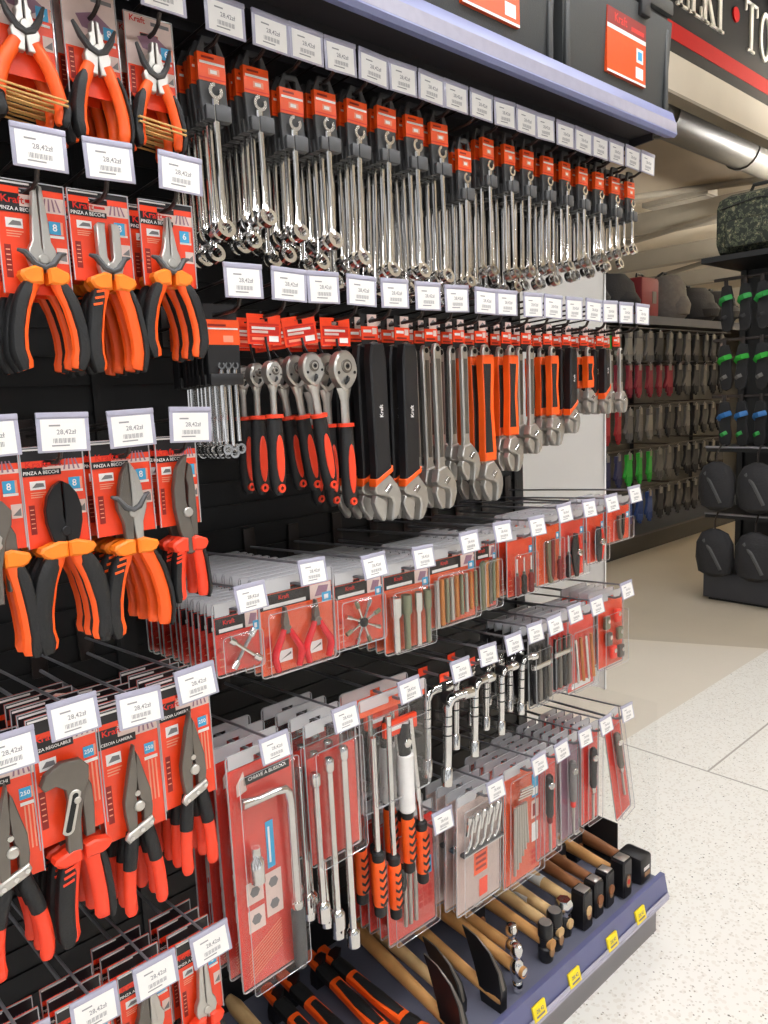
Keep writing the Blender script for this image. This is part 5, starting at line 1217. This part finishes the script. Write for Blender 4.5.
def glove(palm, cuff, tag=True):
    s = MB()
    ol = [(-.045, -.02), (.045, -.02), (.05, -.09), (.052, -.16), (.05, -.235), (.034, -.24), (.030, -.175), (.027, -.175), (.026, -.262), (.008, -.265), (.005, -.178), (.002, -.178), (-.003, -.258), (-.020, -.252), (-.020, -.175), (-.024, -.175), (-.030, -.228), (-.044, -.222), (-.046, -.15), (-.075, -.185), (-.085, -.168), (-.058, -.105), (-.048, -.08)]
    s.prism(ol, -.012, .012, palm, .006)
    c = MB(); c.prism([(-.047, .03), (.047, .03), (.048, -.03), (-.048, -.03)], -.015, .015, cuff, .004)
    t = MB(); t.box(.016, .018, -.022, .022, -.015, .045, 'glove_pale')
    h = MB(); h.sweep([(.0, 0, .02), (.0, 0, .046), (.012, 0, .060), (.014, 0, .045)], .003, 'wire_grey', 6)
    r = [Part('palm', s), Part('cuff', c)]
    if tag: r.append(Part('card_tag', t))
    r.append(Part('hanging_loop', h))
    return r
GL = {c: glove(c, k) for c, k in (('glove_maroon', 'glove_maroon'), ('glove_grey', 'glove_grey'), ('glove_red', 'glove_red'), ('glove_green', 'glove_green'), ('glove_navy', 'glove_navy'), ('glove_blue', 'glove_blue'), ('glove_black', 'glove_black'), ('glove_pale', 'glove_grey'))}
grow = [(1.93, ['glove_green', 'glove_pale', 'glove_pale', 'glove_pale', 'glove_grey', 'glove_black', 'glove_grey', 'glove_black', 'glove_grey', 'glove_black', 'glove_black', 'glove_black', 'glove_black'], 'top'),
        (1.66, ['glove_maroon']*7+['glove_black', 'glove_grey', 'glove_black', 'glove_grey', 'glove_black', 'glove_black'], 'second'),
        (1.30, ['glove_red', 'glove_red', 'glove_grey', 'glove_grey', 'glove_pale', 'glove_grey', 'glove_black', 'glove_black', 'glove_grey', 'glove_black', 'glove_black', 'glove_black', 'glove_black'], 'third'),
        (.94, ['glove_navy', 'glove_navy', 'glove_green', 'glove_green', 'glove_green', 'glove_grey', 'glove_grey', 'glove_black', 'glove_black', 'glove_black', 'glove_black', 'glove_black', 'glove_black'], 'fourth'),
        (.60, ['glove_black', 'glove_blue', 'glove_blue', 'glove_blue', 'glove_blue', 'glove_black', 'glove_black', 'glove_black', 'glove_black', 'glove_black', 'glove_black', 'glove_black', 'glove_black'], 'lowest')]
for z, cs, rn in grow:
    cs = [cs[0] if k % 3 else 'glove_black' for k in range(5)]+cs
    rb = MB(); rb.sweep([(GX+.27, 4.45, z+.062), (GX+.27, 4.65+.17*len(cs), z+.062)], .006, 'wire_dark', 6)
    for yy in (4.50, 5.54, 6.55, 7.6): rb.sweep([(GX-.46, yy, z+.062), (GX+.27, yy, z+.062)], .006, 'wire_dark', 6)
    o = _mk(Part('hanging_rail', rb), GW)
    for k, c in enumerate(cs):
        y = 4.60+.17*k
        place(GL[c], 'work_glove', (GX+.275, y+J(.015), z+J(.004)), '%s work glove, %s along the %s row of the glove wall' % (c.split('_')[1], ORD[k+1], rn), 'glove', 'gloves on the glove wall', rot=(J(.05), 0, J(.2)), scale=.90)
# things on top of the glove wall
def soft(w, d, h, m, r=.05, sub=2):
    b = MB(); b.box(-d/2, d/2, -w/2, w/2, 0, h, m, r); return b
zt = 2.1015
b = soft(.30, .22, .34, 'suitcase_red', .03); t = MB(); t.box(.11, .115, .02, .08, .12, .22, 'glove_pale'); hh = MB(); hh.sweep([(0, -.06, .335), (0, -.05, .375), (0, .05, .375), (0, .06, .335)], .01, 'fixture_black')
place([Part('case', b), Part('paper_label', t), Part('handle', hh)], 'tool_case', (GX+.05, 6.36, zt), 'dark red case standing on top of the glove wall', 'case')
def backpack(m, w=.34, h=.42):
    b = MB(); b.lathe([(w*.40, 0), (w*.5, .04), (w*.52, h*.4), (w*.46, h*.75), (w*.30, h*.95), (.01, h)], m, (0, 0, 0), (0, 0, 1), 18)
    p = MB(); p.lathe([(.01, 0), (w*.30, .02), (w*.34, h*.25), (w*.25, h*.42), (.01, h*.45)], m, (w*.30, 0, .03), (0, 0, 1), 14)
    s = MB(); s.sweep([(-w*.3, -.07, h*.9), (-w*.1, -.03, h*1.04), (-w*.1, .03, h*1.04), (-w*.3, .07, h*.9)], .012, 'fixture_black')
    return [Part('bag_body', b), Part('front_pocket', p), Part('carry_loop', s)]
place(backpack('fabric_grey'), 'backpack', (GX+.02, 6.92, zt), 'grey backpack on top of the glove wall beside the red case', 'backpack')
for k, (y, w, h) in enumerate(((5.02, .42, .34), (5.49, .42, .36), (5.96, .42, .36), (7.45, .42, .34), (7.95, .4, .34))):
    place(backpack('fabric_black', w, h), 'duffel_bag', (GX+.0, y, zt), 'black bag on top of the glove wall, %s from the near end' % ORD[k+1], 'bag', 'black bags on the glove wall')
# ---- shoe rack facing the aisle
RX0, RX1, RY = -1.46, .6, 5.25
g = []
p = MB(); p.box(RX0, RX1, RY+.55, RY+.6, .0, 2.32, 'fixture_black'); g.append(Part('back_panel', p))
p = MB(); p.box(RX0, RX1, RY, RY+.55, .02, .21, 'kick_blue', .01); p.box(RX0+.03, RX1-.03, RY+.03, RY+.5, 0, .02, 'fixture_black'); g.append(Part('base', p))
for z in (.60, 1.06):
    p = MB(); p.box(RX0, RX1, RY+.02, RY+.55, z-.012, z+.012, 'fixture_black'); p.sweep([(RX0, RY+.01, z+.02), (RX1, RY+.01, z+.02)], .008, 'wire_grey', 6); g.append(Part('wire_shelf', p))
p = MB(); p.box(RX0-.02, RX1, RY-.06, RY+.6, 2.30, 2.335, 'fixture_black'); g.append(Part('top_shelf', p))
for x in (RX0+.02, -.6, RX1-.02):
    p = MB(); p.box(x-.02, x+.02, RY+.52, RY+.55, 0, 2.32, 'fixture_black'); g.append(Part('upright', p))
for z in (2.20, 1.80, 1.42):
    p = MB(); p.sweep([(RX0, RY+.1, z), (RX1, RY+.1, z)], .010, 'wire_dark', 6); g.append(Part('rail', p))
place(g, 'footwear_rack', (0, 0, 0), 'dark display rack with strapped sandals and black pads facing the aisle', 'display rack')
def sandal(strap, accent):
    R = Matrix.Rotation(-PI/2, 4, 'Z')          # local +x faces the aisle (-y)
    s = MB(R); s.prism([(-.028, -.01), (.0, .0), (.028, -.01), (.040, -.07), (.034, -.15), (.042, -.22), (.030, -.275), (0, -.29), (-.030, -.275), (-.040, -.22), (-.032, -.15), (-.040, -.07)], -.012, .008, 'glove_black', .004)
    k = MB(R); k.sweep([(.004, -.042, -.115), (.035, -.02, -.095), (.040, .01, -.085), (.004, .040, -.075)], [(.016, .003)]*4, strap, 8, N=(1, 0, 0))
    a = MB(R); a.sweep([(.036, -.018, -.215), (.046, .0, -.205), (.036, .02, -.195)], [(.012, .003)]*3, accent, 8)
    h = MB(R); h.box(-.004, .004, -.012, .012, -.005, .04, 'wire_dark', .002)
    return [Part('sole', s), Part('strap', k), Part('toe_strap', a), Part('hanger', h)]
SG = sandal('hivis_green', 'glove_black'); SB = sandal('cyan_blue', 'hivis_green'); SK = sandal('glove_green', 'glove_grey')
for z, pr, rn, cn in ((2.16, SG, 'top', 'green-strapped'), (1.77, SK, 'second', 'green-strapped'), (1.39, SB, 'third', 'blue-strapped')):
    for k in range(10):
        place(pr, 'sandal', (RX0+.09+.118*k+J(.008), RY+.082, z), 'black %s sandal, %s along the %s row of the rack' % (cn, ORD[k+1], rn), 'sandal', 'sandals hung on the rack', rot=(J(.05), J(.06), J(.2)), scale=1.08)
def insole_bag():
    R = Matrix.Rotation(-PI/2, 4, 'Z'); b = MB(R)
    b = MB(R @ Matrix.Diagonal((.55, 1, 1, 1))); b.lathe([(.05, -.33), (.11, -.30), (.13, -.20), (.125, -.10), (.09, -.03), (.03, 0)], 'fabric_black', (0, 0, 0), (0, 0, 1), 16)
    s = MB(R); s.sweep([(.05, -.06, -.07), (.075, 0, -.14), (.06, .06, -.27)], [(.012, .004)]*3, 'grey_plastic', 6); h = MB(R); h.sweep([(0, 0, -.01), (0, 0, .06), (-.05, 0, .1045), (-.094, 0, .1045)], .006, 'wire_dark', 6)
    return [Part('pad', b), Part('strap', s), Part('hanger', h)]
IB = insole_bag()
for z, rn in ((.990, 'upper'), (.530, 'lower')):
    for k in range(8):
        place(IB, 'knee_pad', (RX0+.12+.268*k+J(.003), RY-.085, z), 'black knee pad hanging %s along the %s shelf of the rack' % (ORD[k+1], rn), 'knee pad', 'black pads low on the rack', rot=(J(.02), 0, J(.12)), scale=1.0)
# camouflage bag on the rack
b = MB(); b.box(-.16, .16, -.30, .30, 0, .40, 'camo', .09); f = MB(); f.box(-.20, -.15, -.2, .2, .04, .22, 'camo', .03)
hh = MB(); hh.sweep([(-.06, -.09, .385), (-.08, -.06, .43), (-.08, .06, .43), (-.06, .09, .385)], .012, 'fixture_black')
zp = MB(); zp.sweep([(-.165, -.24, .30), (-.168, 0, .335), (-.165, .24, .30)], .004, 'fixture_black', 6)
place([Part('bag_body', b), Part('front_pocket', f), Part('handle', hh), Part('zipper', zp)], 'camouflage_bag', (-1.15, 5.42, 2.335), 'camouflage duffel bag on top of the dark footwear rack', 'bag', rot=(0, 0, PI/2))

# ================================================================== light
def lamp():
    b = MB(); b.box(-.16, .16, -.80, .80, .02, .09, 'lamp_body', .01); d = MB(); d.box(-.14, .14, -.78, .78, .012, .02, 'lamp_glow')
    r = MB()
    for y in (-.6, .6): r.sweep([(0, y, .09), (0, y, .60)], .006, 'truss_grey', 6)
    return [Part('housing', b), Part('diffuser', d), Part('suspension_rod', r)]
LP = lamp()
LZ = 3.9
k = 0
for x, y in [(a, c) for a in (1.25, 3.4) for c in (-2.4, -.4, 1.6, 3.4)]+[(-1.15, 3.55)]:  # outer row added for front light, last lamp added to brighten the end panel
        k += 1
        place(LP, 'ceiling_lamp', (x, y, LZ), 'unseen white linear lamp at ceiling height, %s of nine' % ORD[k], 'lamp', 'linear lamps over the aisle')
UL = []
for p in LP: UL.append(p)
dd = MB(); dd.box(-.14, .14, -.78, .78, .09, .098, 'added_uplight_glow'); bb = MB(); bb.box(-.16, .16, -.80, .80, .02, .09, 'lamp_body', .01)
UL = [Part('housing', bb), Part('diffuser', dd), LP[2]]
for x, y in ((-1.5, 9), (-1.5, 12), (0.5, 9), (0.5, 12), (-2.0, 15), (0.5, 15.5), (-2.5, 19)):  # unseen uplights added to brighten the far ceiling
    k += 1
    place(UL, 'added_uplight', (x, y, 3.2), 'unseen uplight added to brighten the far ceiling, %s of the set' % ORD[k-9], 'lamp', 'added uplights for the far ceiling')
MATS['lamp_glow'].node_tree.nodes['Principled BSDF'].inputs['Emission Strength'].default_value = 29.5

w = bpy.data.worlds.new('hall_light'); SC.world = w; w.use_nodes = True
wn = w.node_tree; bg = wn.nodes['Background']
# made-up noise patches, bright and dark, added to vary reflections in the chrome
tc = wn.nodes.new('ShaderNodeTexCoord'); nz = wn.nodes.new('ShaderNodeTexNoise'); nz.inputs['Scale'].default_value = 5; nz.inputs['Detail'].default_value = 3
rp = wn.nodes.new('ShaderNodeValToRGB'); e = rp.color_ramp.elements
e[0].position = .40; e[0].color = (.10, .10, .10, 1); e[1].position = .66; e[1].color = (.98, .99, 1.0, 1)
wn.links.new(tc.outputs['Generated'], nz.inputs['Vector']); wn.links.new(nz.outputs['Fac'], rp.inputs['Fac']); wn.links.new(rp.outputs['Color'], bg.inputs['Color'])
bg.inputs['Strength'].default_value = 1.5
SC.view_settings.view_transform = 'Standard'; SC.view_settings.look = 'None'; SC.view_settings.exposure = 0.0; SC.view_settings.gamma = 1
SC.view_settings.use_curve_mapping = False
SC.cycles.max_bounces = 8; SC.cycles.transparent_max_bounces = 40; SC.cycles.use_denoising = True
SC.cycles.caustics_reflective = False; SC.cycles.caustics_refractive = False; SC.cycles.sample_clamp_indirect = 4
